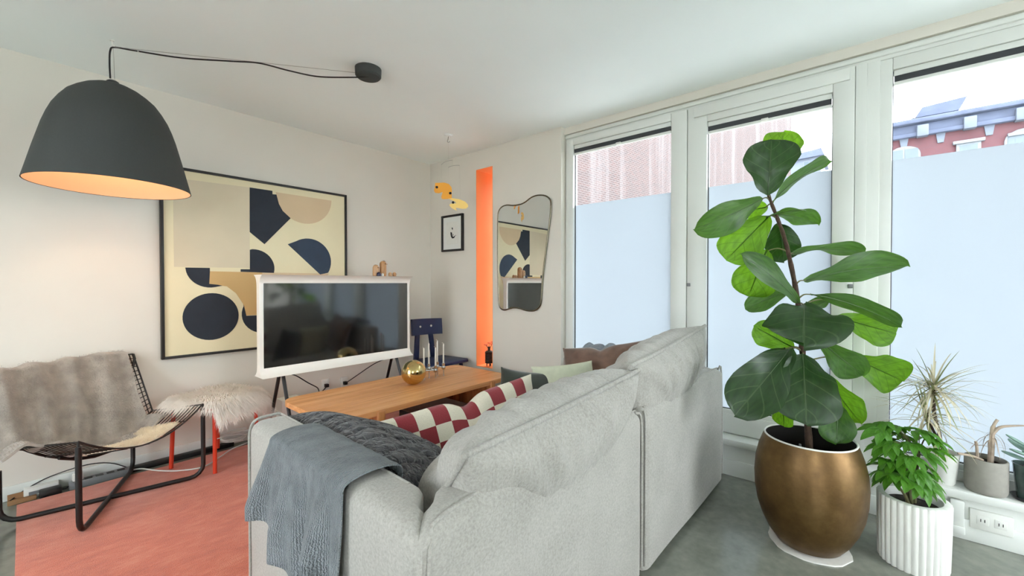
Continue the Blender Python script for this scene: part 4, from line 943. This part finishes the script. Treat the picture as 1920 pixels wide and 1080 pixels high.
for k in range(16000):
    u, v = random.random(), random.random(); p = hide(u, v)
    if p.y > 3.70 and random.random() < .7: continue
    c = SR @ Vector((0, 0, .40)); q_ = hide(min(1, u + .02), v) - hide(max(0, u - .02), v); r_ = hide(u, min(1, v + .02)) - hide(u, max(0, v - .02)); n = q_.cross(r_).normalized(); P_.append(p); N_.append(n); o_ = p - c; o_.z = 0; LN.append(o_.normalized() * 1.3 + Vector((0, 0, -.35)))
    if p.y > 3.60: LN[-1].y = min(LN[-1].y, -1.0)
fur(mbf, P_, N_, .075, .0022, LN, .42, 1.0)
o = obj('long_hair', mbf, 'fleece_cream', shp, 0); o['kind'] = 'stuff'

# ------------------------------------------------------------------ leads and adapters on the floor at the back wall
tag(obj('black_bar', MB().box((.42, YB - .075, .0), (1.05, YB - .02, .032), .006), 'plastic_black', None), 'long black bar lying along the baseboard behind the stool', 'cable duct')  # low plain black bar along the foot of the wall
ps = thing('power_strip', 'grey power strip on the floor behind the wire chair', 'power strip', (.31, 3.70, 0))
obj('body', MB().box((.17, 3.685, .0), (.45, 3.745, .042), .006), 'plastic_grey', ps)
for k in range(5):
    x = .205 + k * .05; s_ = obj('socket', MB().box((x - .018, 3.697, .041), (x + .018, 3.733, .0435), .002), 'plastic_black', ps)
ad = thing('power_adapter', 'white power adapter plugged into the grey power strip', 'adapter', (.21, 3.715, .0435)); obj('body', MB().box((.185, 3.695, .0436), (.232, 3.74, .085), .006), 'plastic_white', ad); obj('cap', MB().box((.19, 3.70, .085), (.227, 3.735, .09), .002), 'plastic_white', ad)
ad = thing('power_adapter', 'black power brick on the floor left of the power strip', 'adapter', (.095, 3.70, 0)); obj('body', MB().box((.05, 3.66, .0), (.14, 3.72, .045), .006), 'plastic_black', ad); obj('lead', MB().tube([(.14, 3.69, .02), (.155, 3.70, .015), (.17, 3.71, .02)], .004, 6), 'plastic_black', ad)
ad = thing('network_box', 'white network box against the baseboard by the black power brick', 'box', (.06, 3.75, 0)); obj('body', MB().box((-.01, 3.725, .0), (.13, 3.775, .06), .005), 'plastic_white', ad); obj('front_vent', MB().box((.01, 3.7235, .02), (.09, 3.7255, .04)), 'plastic_grey', ad)
ad = thing('cardboard_scrap', 'small brown cardboard piece at the left end of the leads', 'cardboard', (-.02, 3.72, 0)); obj('panel', MB().box((-.07, 3.69, .0), (.04, 3.735, .02), .002), 'cardboard', ad); obj('flap', MB().box((-.07, 3.733, .02), (.04, 3.737, .05)), 'cardboard', ad)
cable('extension_lead', [(.45, 3.715, .02), (.50, 3.66, .03), (.57, 3.55, .026), (.66, 3.45, .024), (.78, 3.40, .024), (.90, 3.50, .024), (1.0, 3.60, .024), (1.12, 3.66, .02)], .0045, 'plastic_white', 'white extension lead looping over the rug behind the chair')
rnd = random.Random(3)
for k in range(4):
    cx, cy = 1.02 + .05 * rnd.random(), 3.68 + .03 * rnd.random()
    cable('coiled_cable', [(cx + (.07 + .012 * k) * math.cos(a * .7 + k), cy + .04 * math.sin(a * .7 + k), .035 + .02 * k + .03 * abs(math.sin(a * .35 + k))) for a in range(10)], .0035, 'plastic_white', 'white coiled cable in the tangle under the stool', 4)['group'] = 'tangle of white cables'
cable('thin_black_lead', [(-.06, 3.72, .02), (0, 3.765, .05), (.1, 3.77, .09), (.25, 3.765, .11), (.36, 3.765, .085), (.45, 3.73, .03)], .003, 'plastic_black', 'thin black lead along the baseboard above the power strip')

# ------------------------------------------------------------------ blue chair in the corner
bc = thing('blue_chair', 'dark blue painted wooden chair in the corner behind the table', 'chair', (2.75, 3.36, 0))
obj('backrest', MB().grid(lambda u, v: (2.545 + .40 * u, 3.50 + .035 * (1 - (2 * u - 1) ** 2) - .0 + .012 * v, .722 + .168 * v - .006 * (2 * u - 1)), 16, 6, -.022), 'blue_paint', bc, 50)
seatp = [(2.53, 3.50), (2.47, 3.13), (2.50, 3.095), (2.96, 3.10), (2.99, 3.14), (2.95, 3.50)]
obj('seat', MB().prism(seatp, Matrix.Translation((0, 0, .455)), .03, .008, 2), 'blue_paint', bc)
for (x0, x1) in ((2.665, 2.64), (2.81, 2.87)):
    obj('back_post', MB().prism([(x0 - .024, .86), (x0 + .024, .86), (x1 + .03, .45), (x1 - .03, .45)], basis((0, 3.562, 0), (1, 0, 0), (0, 0, 1), (0, -1, 0)), .024, .003, 1), 'blue_paint', bc)
for x in (2.667, 2.808): obj('screw_cap', MB().lathe([(.011, 0), (.011, .005)], (0, 0, 0), 12, basis((x, 3.5135, .812), (1, 0, 0), (0, 0, 1), (0, -1, 0))), 'plastic_white', bc)
for (x, y, dx, dy) in ((2.55, 3.16, -.03, -.03), (2.91, 3.16, .02, -.03), (2.58, 3.45, -.03, .04), (2.90, 3.45, .02, .04)):
    obj('leg', MB().tube([(x, y, .458), (x + dx, y + dy, 0)], [.02, .014], 10), 'blue_paint', bc)

# ------------------------------------------------------------------ vase in the slot
va = thing('ribbed_vase', 'small black ribbed vase standing in the orange slot', 'vase', (3.085, 2.925, SZ0))
vx, vy_ = 3.085, 2.925; vpr = [(0, .03), (.028, .03)]
for k in range(7): vpr += [(.040, .034 + k * .017), (.044, .040 + k * .017), (.040, .047 + k * .017)]
vpr += [(.03, .158), (.014, .162), (.013, .195), (.018, .20), (.012, .20), (.010, .16), (0, .16)]
obj('body', MB().shell(vpr, (vx, vy_, SZ0 + .004), 24), 'vase_black', va)
for a in range(3): obj('foot', MB().tube([(vx + .022 * math.cos(a * 2.1), vy_ + .022 * math.sin(a * 2.1), SZ0 + .034), (vx + .024 * math.cos(a * 2.1), vy_ + .024 * math.sin(a * 2.1), SZ0 + .004)], [.006, .004], 8), 'vase_black', va)
fl = thing('flower_sprig', 'coral pink flowers in the black ribbed vase', 'flowers', (vx, vy_, SZ0 + .2))
rnd = random.Random(8)
for k in range(5):
    ex, ey, ez = vx + rnd.uniform(-.03, .03), vy_ + rnd.uniform(-.035, .035), SZ0 + .215 + rnd.uniform(0, .05)
    st_ = obj('stem', MB().tube([(vx, vy_, SZ0 + .17), (ex, ey, ez)], .002, 5), 'stem_green', fl)
    for j in range(5):
        a = j * 1.256; obj('petal', MB().sphere((ex + .010 * math.cos(a), ey + .010 * math.sin(a), ez + .004), .009, 8, 6, (1, 1, .6)), 'flower_coral', st_, 0)

# ------------------------------------------------------------------ fiddle-leaf fig in its brass pot
FP = (2.467, .198)
mat_ = thing('felt_mat', 'thin white felt mat under the brass pot', 'mat', (FP[0], FP[1], 0))
obj('pad', MB().prism([(FP[0] + .17 * (1 + .08 * nz((math.cos(a / 4), math.sin(a / 4), 0), 2)) * math.cos(a * math.pi / 14), FP[1] + .17 * (1 + .1 * nz((math.cos(a / 4), math.sin(a / 4), 3), 2)) * math.sin(a * math.pi / 14)) for a in range(28)], Matrix.Translation((0, 0, .0005)), .006), 'felt_white', mat_)
bp = thing('brass_pot', 'large round aged-brass planter on the concrete floor', 'planter', (FP[0], FP[1], .007))
po = [(0, .007), (.118, .007), (.135, .014), (.168, .06), (.196, .12), (.215, .18), (.226, .25), (.229, .32), (.224, .39), (.211, .45), (.194, .50), (.187, .518)]
pi_ = [(.184, .520), (.180, .518), (.186, .50), (.203, .45), (.216, .39), (.220, .36)]
obj('bowl', MB().shell(po, (FP[0], FP[1], 0), 64), 'aged_brass', bp, 60)
obj('rim', MB().tube([(FP[0] + .184 * math.cos(k * math.pi / 32), FP[1] + .184 * math.sin(k * math.pi / 32), .519) for k in range(64)], .0045, 8, True), 'ceramic_white', bp, 60)
mat('pot_inside', (26, 22, 20), .8, var=.2)
obj('inner_wall', MB().shell([(.181, .518)] + pi_[2:], (FP[0], FP[1], 0), 64), 'pot_inside', bp, 60)
obj('soil', MB().lathe([(.215, .375), (.215, .385), (.12, .39), (0, .40)], (FP[0], FP[1], 0), 40), 'soil', bp)
fg = thing('fiddle_leaf_fig', 'tall fiddle-leaf fig tree growing in the brass pot by the window', 'plant', (FP[0], FP[1], .39))
stem = [(2.470, .199, .38), (2.476, 0.196, 0.437), (2.468, 0.21, 0.671), (2.462, 0.221, 0.854), (2.456, 0.23, 0.984), (2.448, 0.243, 1.153), (2.431, 0.267, 1.322), (2.409, 0.296, 1.478), (2.386, 0.325, 1.583), (2.362, 0.355, 1.681), (2.357, 0.361, 1.726)]
ss = smoothpath(stem, 5); obj('trunk', MB().tube(ss, [.017 - .011 * i / (len(ss) - 1) + .0012 * math.sin(i * 2.1) for i in range(len(ss))], 10), 'bark', fg, 60)
obj('plant_stake', MB().tube([(2.40, .215, .38), (2.375, .225, .505)], .005, 8), 'plastic_grey', fg)
PRF = [(0, .05), (.06, .28), (.16, .46), (.28, .60), (.42, .79), (.54, .94), (.64, 1.0), (.73, .99), (.82, .90), (.89, .76), (.945, .57), (.98, .35), (1, .0)]
def prof_at(u):
    for (a, wa), (b, wb) in zip(PRF, PRF[1:]):
        if u <= b: t = (u - a) / (b - a); return wa + (wb - wa) * t
    return 0
def leaf_mesh(L, W, bend, fold, wave, seed, nu=18, nv=8, pf=prof_at):
    b = MB(); vs = []; uv = []; fs = []
    for i in range(nu + 1):
        u = i / nu; u = .6 * u + .4 * math.sin(u * math.pi / 2); w = W / 2 * pf(u)
        for j in range(nv + 1):
            v = -1 + 2 * j / nv; x = L * u + (.03 * L * v * v * math.sin(u * 3) if u > .5 else 0)
            y = w * v * (1 + .16 * nz((u * 4, v * .6, seed), 1, seed))
            z = -bend * L * (u - .0) ** 2 + bend * L * u * .55 + fold * w * abs(v) + wave * W * math.sin(u * 9 + seed) * v * abs(v) * .5 - .012 * math.cos(u * 20) * w * (abs(v) > .2)
            vs.append((x, y, z)); uv.append((u, v))
    m = nv + 1
    for i in range(nu):
        for j in range(nv): fs.append((i * m + j, (i + 1) * m + j, (i + 1) * m + j + 1, i * m + j + 1))
    return b.add(vs, fs, uv)
LEAVES = [
    ((2.334, 0.358, 1.693), (2.301, 0.339, 1.952), 0.225, 0, 'd'),
    ((2.437, 0.347, 1.804), (2.532, 0.317, 2.054), 0.178, 0, 'b'),
    ((2.392, 0.35, 1.664), (2.592, 0.166, 1.897), 0.122, 68, 'g'),
    ((2.34, 0.381, 1.681), (2.089, 0.597, 1.519), 0.159, -25, 'g'),
    ((2.403, 0.368, 1.647), (2.399, 0.466, 1.636), 0.119, 10, 'b'),
    ((2.4, 0.34, 1.607), (2.584, 0.185, 1.586), 0.117, 50, 'g'),
    ((2.349, 0.368, 1.588), (2.352, 0.211, 1.622), 0.076, 80, 'g'),
    ((2.36, 0.356, 1.596), (2.289, 0.529, 1.385), 0.206, 5, 'b'),
    ((2.428, 0.321, 1.566), (2.547, 0.317, 1.391), 0.157, 0, 'd'),
    ((2.374, 0.367, 1.433), (2.381, 0.447, 1.2), 0.203, 0, 'b'),
    ((2.452, 0.274, 1.412), (2.749, 0.018, 1.46), 0.117, 66, 'g'),
    ((2.424, 0.241, 1.172), (2.117, 0.391, 1.397), 0.109, 35, 'g'),
    ((2.468, 0.223, 1.278), (2.814, -0.122, 1.379), 0.163, 40, 'g'),
    ((2.447, 0.277, 1.231), (2.369, 0.459, 1.146), 0.112, 25, 'g'),
    ((2.487, 0.198, 1.213), (2.79, -0.129, 1.102), 0.120, 48, 'g'),
    ((2.428, 0.22, 1.165), (2.196, 0.198, 1.015), 0.322, 0, 'd'),
    ((2.668, 0.106, 1.097), (2.96, -0.146, 0.997), 0.170, 5, 'b'),
    ((2.479, 0.265, 0.946), (2.421, 0.428, 1.046), 0.145, 0, 'b'),
    ((2.494, 0.155, 0.987), (2.521, -0.003, 0.83), 0.147, 15, 'g'),
    ((2.673, 0.05, 0.902), (2.924, -0.171, 0.757), 0.200, 0, 'b'),
    ((2.397, 0.269, 0.951), (2.075, 0.427, 0.69), 0.229, 0, 'd'),
    ((2.428, 0.294, 0.949), (2.26, 0.456, 0.749), 0.147, 30, 'd'),
    ((2.398, 0.22, 0.93), (2.175, 0.184, 0.674), 0.271, 0, 'd'),
    ((2.57, 0.154, 0.808), (2.74, 0.011, 0.567), 0.134, 10, 'b'),
    ((2.544, 0.09, 0.683), (2.435, 0.092, 0.528), 0.147, 0, 'g'),
    ((2.415, 0.304, 0.723), (2.468, 0.301, 0.541), 0.090, 10, 'b'),
    ((2.497, 0.258, 0.902), (2.505, 0.323, 0.746), 0.108, 0, 'b'),
    ((2.63, 0.122, 1.19), (2.609, 0.239, 1.119), 0.109, 50, 'g'),
]
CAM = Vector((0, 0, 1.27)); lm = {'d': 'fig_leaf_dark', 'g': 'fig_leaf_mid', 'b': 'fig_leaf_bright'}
for i, (b0, t0, w, roll, kind) in enumerate(LEAVES):
    b0 = Vector(b0); t0 = Vector(t0); ax = (t0 - b0); L = ax.length; ax.normalize()
    n = (CAM - (b0 + t0) / 2); n = (n - ax * n.dot(ax)).normalized(); n = Matrix.Rotation(math.radians(roll), 3, ax) @ n
    if n.z < -.35: n = -n
    mb = leaf_mesh(L, w, .12 if kind == 'b' else .26, .20, .16, i).xf(basis(b0, ax, n.cross(ax), n))
    lf = obj('leaf', mb, lm[kind], fg, 0)
    # petiole from the nearest point of the trunk a little lower
    best = min(ss, key=lambda q: (q - b0).length + (0 if q.z < b0.z else .05))
    obj('petiole', MB().tube(smoothpath([best, (best + b0) / 2 + Vector((0, 0, .012)), b0 + ax * .01], 4), [.0045, .0042, .004, .0036, .0034, .0032, .003, .003, .003], 6), 'stem_green', lf)
    # raised midrib on the underside
    obj('midrib', MB().tube([mb.v[k * 9 + 4] for k in range(0, 18, 3)], [.0032, .003, .0026, .0022, .0018, .0012], 5), lm[kind], lf, 0)

# ------------------------------------------------------------------ white fluted pot with a money tree
WP = (2.605, -.178); WT = (2.605 - .03 * rt.x, -.178 - .03 * rt.y)
rp = thing('fluted_pot', 'white fluted cylinder pot on the floor beside the brass planter', 'planter', (WP[0], WP[1], 0))
def flutes(r0, r1, z0, z1, n=30):
    b = MB(); vs = []; fs = []; seg = n * 6
    for z, r in ((z0, r0), (z0 + .01, r0 + .003), (z0 + (z1 - z0) * .5, (r0 + r1) / 2 + .002), (z1 - .004, r1), (z1, r1 - .004), (z1, r1 - .022), (z1 - .06, r1 - .026)):
        for k in range(seg):
            a = 2 * math.pi * k / seg; f = .0065 * abs(math.cos(a * n / 2)) ** .7 if r > r1 - .01 or z < z1 - .1 else 0
            vs.append((WP[0] + (r + f) * math.cos(a), WP[1] + (r + f) * math.sin(a), z))
    for i in range(6):
        for k in range(seg): l = (k + 1) % seg; fs.append((i * seg + k, i * seg + l, (i + 1) * seg + l, (i + 1) * seg + k))
    fs.append(tuple(reversed(range(seg)))); return b.add(vs, fs)
obj('fluted_wall', flutes(.112, .120, 0, .30), 'ceramic_white', rp, 60)
obj('soil', MB().lathe([(.098, .235), (.098, .262), (.05, .268), (0, .27)], (WP[0], WP[1], 0), 32), 'soil', rp)
mt = thing('money_tree', 'bushy bright green money tree plant in the white fluted pot', 'plant', (WP[0], WP[1], .268))
rnd = random.Random(21)
def lance(u): return math.sin(math.pi * min(1, u ** .8)) ** .8 if u < 1 else 0
def palm_mesh(L, n, droop, seed):
    b = MB()
    for k in range(n):
        a = math.radians(-72 + 144 * k / (n - 1)) if n > 1 else 0; l = L * (1 - .25 * abs(a) / 1.25)
        t = leaf_mesh(l, l * .40, droop, .18, .04, seed + k, 8, 4, lance); t.xf(Matrix.Rotation(a, 4, 'Z') @ Matrix.Rotation(.25, 4, 'Y')); b.add(t.v, t.f, t.uv)
    return b
PROTO = []
for k in range(4):
    me = palm_mesh(.118 - .010 * k, 5 if k < 3 else 6, .42 + .08 * k, k * 9); PROTO.append(me)
heads = []
for k, (x, y, z, r) in enumerate([(-.01, .01, .42, .0), (.02, -.01, .47, 0), (-.03, .03, .36, 0), (.03, .02, .36, 0)]):
    pts = smoothpath([(WP[0] + x * .5, WP[1] + y * .5, .262), (WP[0] + x, WP[1] + y, .26 + (z - .26) * .5), (WP[0] + x * 2, WP[1] + y * 2, z)], 5)
    obj('branch', MB().tube(pts, [.008 - .0004 * i for i in range(len(pts))], 8), 'stem_green', mt); heads.append(pts)
def put_palm(c, out, k):
    out = Vector(out).normalized(); zz = Vector((0, 0, 1)) * .8 + out * .6 + Vector((rnd.uniform(-.3, .3), rnd.uniform(-.3, .3), 0)); x = out + Vector((0, 0, rnd.uniform(-.45, .35))); x.normalize()
    z = (zz - x * zz.dot(x)).normalized(); src = PROTO[k % 4]; t = MB(); t.add(src.v, src.f, src.uv); t.xf(basis(c, x, z.cross(x), z))
    lf = obj('palmate_leaf', t, 'pachira_leaf', mt, 0)
    hp = min((q for h in heads for q in h), key=lambda q: (q - Vector(c)).length + abs(q.z - c[2] + .06))
    obj('petiole', MB().tube(smoothpath([hp, (hp + Vector(c)) / 2 + Vector((0, 0, .02)), Vector(c)], 3), .0018, 5), 'stem_green', lf)
for k in range(34):
    a = rnd.uniform(0, 6.28); q = rnd.random(); z = .38 + .24 * q; r = (.03 + .05 * rnd.random()) * (1.15 - .55 * abs(q - .45))
    put_palm((WT[0] + r * math.cos(a), WT[1] + r * math.sin(a), z), (math.cos(a), math.sin(a), 0), k)
tl = Vector((-rt.x, -rt.y, 0))
for k, (s, z, dd) in enumerate(((.10, .53, .02), (.12, .60, .03), (.08, .62, .06), (.12, .47, .0), (.11, .42, -.02), (.04, .60, .05), (.12, .56, -.03))):
    c = Vector((WP[0], WP[1], 0)) + tl * s + dn * dd; put_palm((c.x, c.y, z), (tl + Vector((rnd.uniform(-.5, .5), rnd.uniform(-.5, .5), 0)))[:], k)

# ------------------------------------------------------------------ plants on the window ledge
LGZ = .2465
dp = thing('white_ledge_pot', 'small white tapered pot on the window ledge behind the money tree', 'pot', (3.045, -.315, LGZ))
obj('wall', MB().shell([(0, 0), (.042, 0), (.047, .01), (.062, .155), (.064, .16), (.059, .16), (.056, .13)], (3.043, -.315, LGZ), 32), 'ceramic_white', dp, 60)
obj('soil', MB().lathe([(.056, .125), (.056, .135), (0, .14)], (3.043, -.315, LGZ), 24), 'soil', dp)
dr = thing('dracaena', 'spiky pale variegated dracaena in the white pot on the ledge', 'plant', (3.043, -.315, LGZ + .14))
obj('trunk', MB().tube(smoothpath([(3.043, -.315, LGZ + .13), (3.035, -.30, .50), (3.02, -.28, .60), (3.01, -.275, .735)], 4), .008, 8), 'bark', dr)
obj('trunk', MB().tube(smoothpath([(3.035, -.30, .46), (3.01, -.27, .53), (2.99, -.25, .60)], 4), .006, 8), 'bark', dr)
def blade(L, W, bend, seed, n=7):
    b = MB(); vs = []; fs = []
    for i in range(n + 1):
        u = i / n; w = W / 2 * min(1, u * 8 + .4) * (1 - u) ** .6; x = L * (u - bend * .25 * u ** 3); z = -bend * L * u * u * .9
        vs += [(x, -w, z), (x, 0, z - w * .35), (x, w, z)]
    for i in range(n):
        for j in range(2): fs.append((i * 3 + j, (i + 1) * 3 + j, (i + 1) * 3 + j + 1, i * 3 + j + 1))
    return b.add(vs, fs)
def blade_obj(parent, me, c, az, el, tw=0):
    d_ = Vector((math.cos(az) * math.cos(el), math.sin(az) * math.cos(el), math.sin(el))); s_ = Vector((-math.sin(az), math.cos(az), 0)); n_ = d_.cross(s_)
    o = share(me, parent, INV[parent.name] @ basis(c, d_, s_, n_), 'leaf'); return o
def proto_mesh(mb, m):
    me = bpy.data.meshes.new('leaf_blade'); me.from_pydata(mb.v, [], mb.f); me.materials.append(MATS[m]); me.shade_smooth(); return me
BL = [proto_mesh(blade(.26, .011, .35, 1), 'drac_leaf'), proto_mesh(blade(.22, .010, .7, 2), 'drac_leaf'), proto_mesh(blade(.24, .011, .15, 3), 'drac_leaf_green'), proto_mesh(blade(.20, .010, 1.0, 4), 'drac_leaf')]
rnd = random.Random(5)
def toward_room(az, c, L):   # keep blades off the glass
    return c[0] + math.cos(az) * L < 3.12
for (c, n, e0) in (((3.01, -.275, .735), 84, .1), ((2.99, -.25, .60), 46, -.1)):
    k = 0
    while k < n:
        az = rnd.uniform(0, 6.283); el = rnd.uniform(-.75, 1.35) + e0 * .5
        if not toward_room(az, c, .24 * math.cos(el)): 
            if rnd.random() > .25: continue
            el = rnd.uniform(.95, 1.4)
        cz = (c[0], c[1], c[2] + rnd.uniform(-.05, .02)); blade_obj(dr, BL[rnd.randrange(4)], cz, az, el); k += 1

gp = thing('grey_ledge_pot', 'grey concrete cylinder pot with dry stems on the window ledge', 'pot', (3.043, -.463, LGZ))
GC = (3.045, -.463)
obj('wall', MB().shell([(0, 0), (.066, 0), (.071, .006), (.074, .02), (.074, .162), (.072, .165), (.067, .165), (.066, .13)], (GC[0], GC[1], LGZ), 40), 'concrete_pot', gp, 60)
obj('soil', MB().lathe([(.067, .128), (.067, .140), (0, .146)], (GC[0], GC[1], LGZ), 28), 'soil', gp)
dy = thing('dry_succulent', 'withered leggy succulent in the grey concrete pot', 'plant', (GC[0], GC[1], LGZ + .145))
obj('stem', MB().tube(smoothpath([(3.05, -.478, LGZ + .13), (3.045, -.48, .47), (3.045, -.482, .53), (3.05, -.487, .575), (3.055, -.50, .605)], 4), [.011] * 6 + [.009] * 6 + [.006] * 5, 8), 'dry_leaf', dy)
obj('stem', MB().tube(smoothpath([(3.045, -.481, .53), (3.04, -.505, .572), (3.04, -.55, .59), (3.045, -.60, .60)], 4), [.008, .008, .0075, .007, .0065, .006, .0055, .005, .0045, .004, .0035, .003, .0025], 8), 'dry_leaf', dy)
obj('stem', MB().tube(smoothpath([(3.04, -.435, LGZ + .13), (3.04, -.432, .45), (3.04, -.428, .485)], 4), .006, 7), 'dry_leaf', dy)
obj('root', MB().tube(smoothpath([(3.03, -.45, LGZ + .155), (3.01, -.42, LGZ + .17), (2.99, -.395, LGZ + .178), (2.98, -.36, LGZ + .18)], 4), .006, 6), 'dry_leaf', dy)
DB = [proto_mesh(blade(.10, .006, 1.1, 1), 'dry_leaf'), proto_mesh(blade(.075, .006, 1.6, 2), 'dry_leaf'), proto_mesh(blade(.14, .006, .3, 2), 'dry_leaf')]
for k in range(12): blade_obj(dy, DB[k % 2], (3.045, -.481, .50 + .004 * k), k * 2.4, .3 - .05 * k)
for k in range(7): blade_obj(dy, DB[2], (3.04, -.430, .465), 1.2 + k * .55, .35 + .12 * (k % 3))
ep = thing('dark_ledge_pot', 'dark glazed pot on a saucer at the right edge of the ledge', 'pot', (3.045, -.60, LGZ))
EC = (3.045, -.598)
obj('saucer', MB().shell([(0, 0), (.045, 0), (.058, .018), (.056, .018), (.044, .004), (0, .004)], (EC[0], EC[1], LGZ), 28), 'vase_black', ep, 60)
mat('glaze_dark', (60, 74, 70), .25, var=.25, vscale=20, coat=.4)
obj('wall', MB().shell([(0, .004), (.034, .004), (.038, .012), (.052, .165), (.054, .17), (.050, .17), (.048, .14)], (EC[0], EC[1], LGZ), 28), 'glaze_dark', ep, 60)
obj('soil', MB().lathe([(.048, .138), (.048, .15), (0, .155)], (EC[0], EC[1], LGZ), 24), 'soil', ep)
su = thing('succulent', 'grey-green succulent with thick leaves in the dark pot at the right edge', 'plant', (EC[0], EC[1], LGZ + .15))
obj('stem', MB().tube([(EC[0], EC[1], LGZ + .14), (EC[0], EC[1], LGZ + .25)], .007, 8), 'stem_green', su)
sm_ = MB().sphere((.045, 0, 0), .045, 12, 8, (1, .5, .16)); sme = bpy.data.meshes.new('leaf_fleshy'); sme.from_pydata(sm_.v, [], sm_.f); sme.materials.append(MATS['succulent']); sme.shade_smooth()
for k in range(10): blade_obj(su, sme, (EC[0], EC[1], LGZ + .185 + .008 * k), k * 2.4 + 1.3, .25 + .04 * k)

# double outlet let into the plinth, and a small cover box
ou = thing('plinth_outlet', 'white double outlet plate set in the window plinth by the fluted pot', 'socket', (3.008, -.47, .08))
obj('plate', MB().box((2.990, -.545, .072), (3.009, -.405, .165), .003), 'plastic_white', ou)
for yy in (-.505, -.447):
    f = obj('outlet_face', MB().box((2.9885, yy - .02, .098), (2.9915, yy + .02, .139), .003), 'plastic_white', ou)
    obj('slot', MB().box((2.988, yy - .008, .112), (2.9895, yy - .005, .126)).box((2.988, yy + .005, .112), (2.9895, yy + .008, .126)), 'plastic_black', f)
tag(obj('cover_box', MB().box((2.972, -.385, .06), (2.998, -.335, .195), .006).box((2.968, -.388, .03), (2.998, -.332, .07), .006), 'window_white', None), 'small white cover box on the window plinth behind the fluted pot', 'cover')
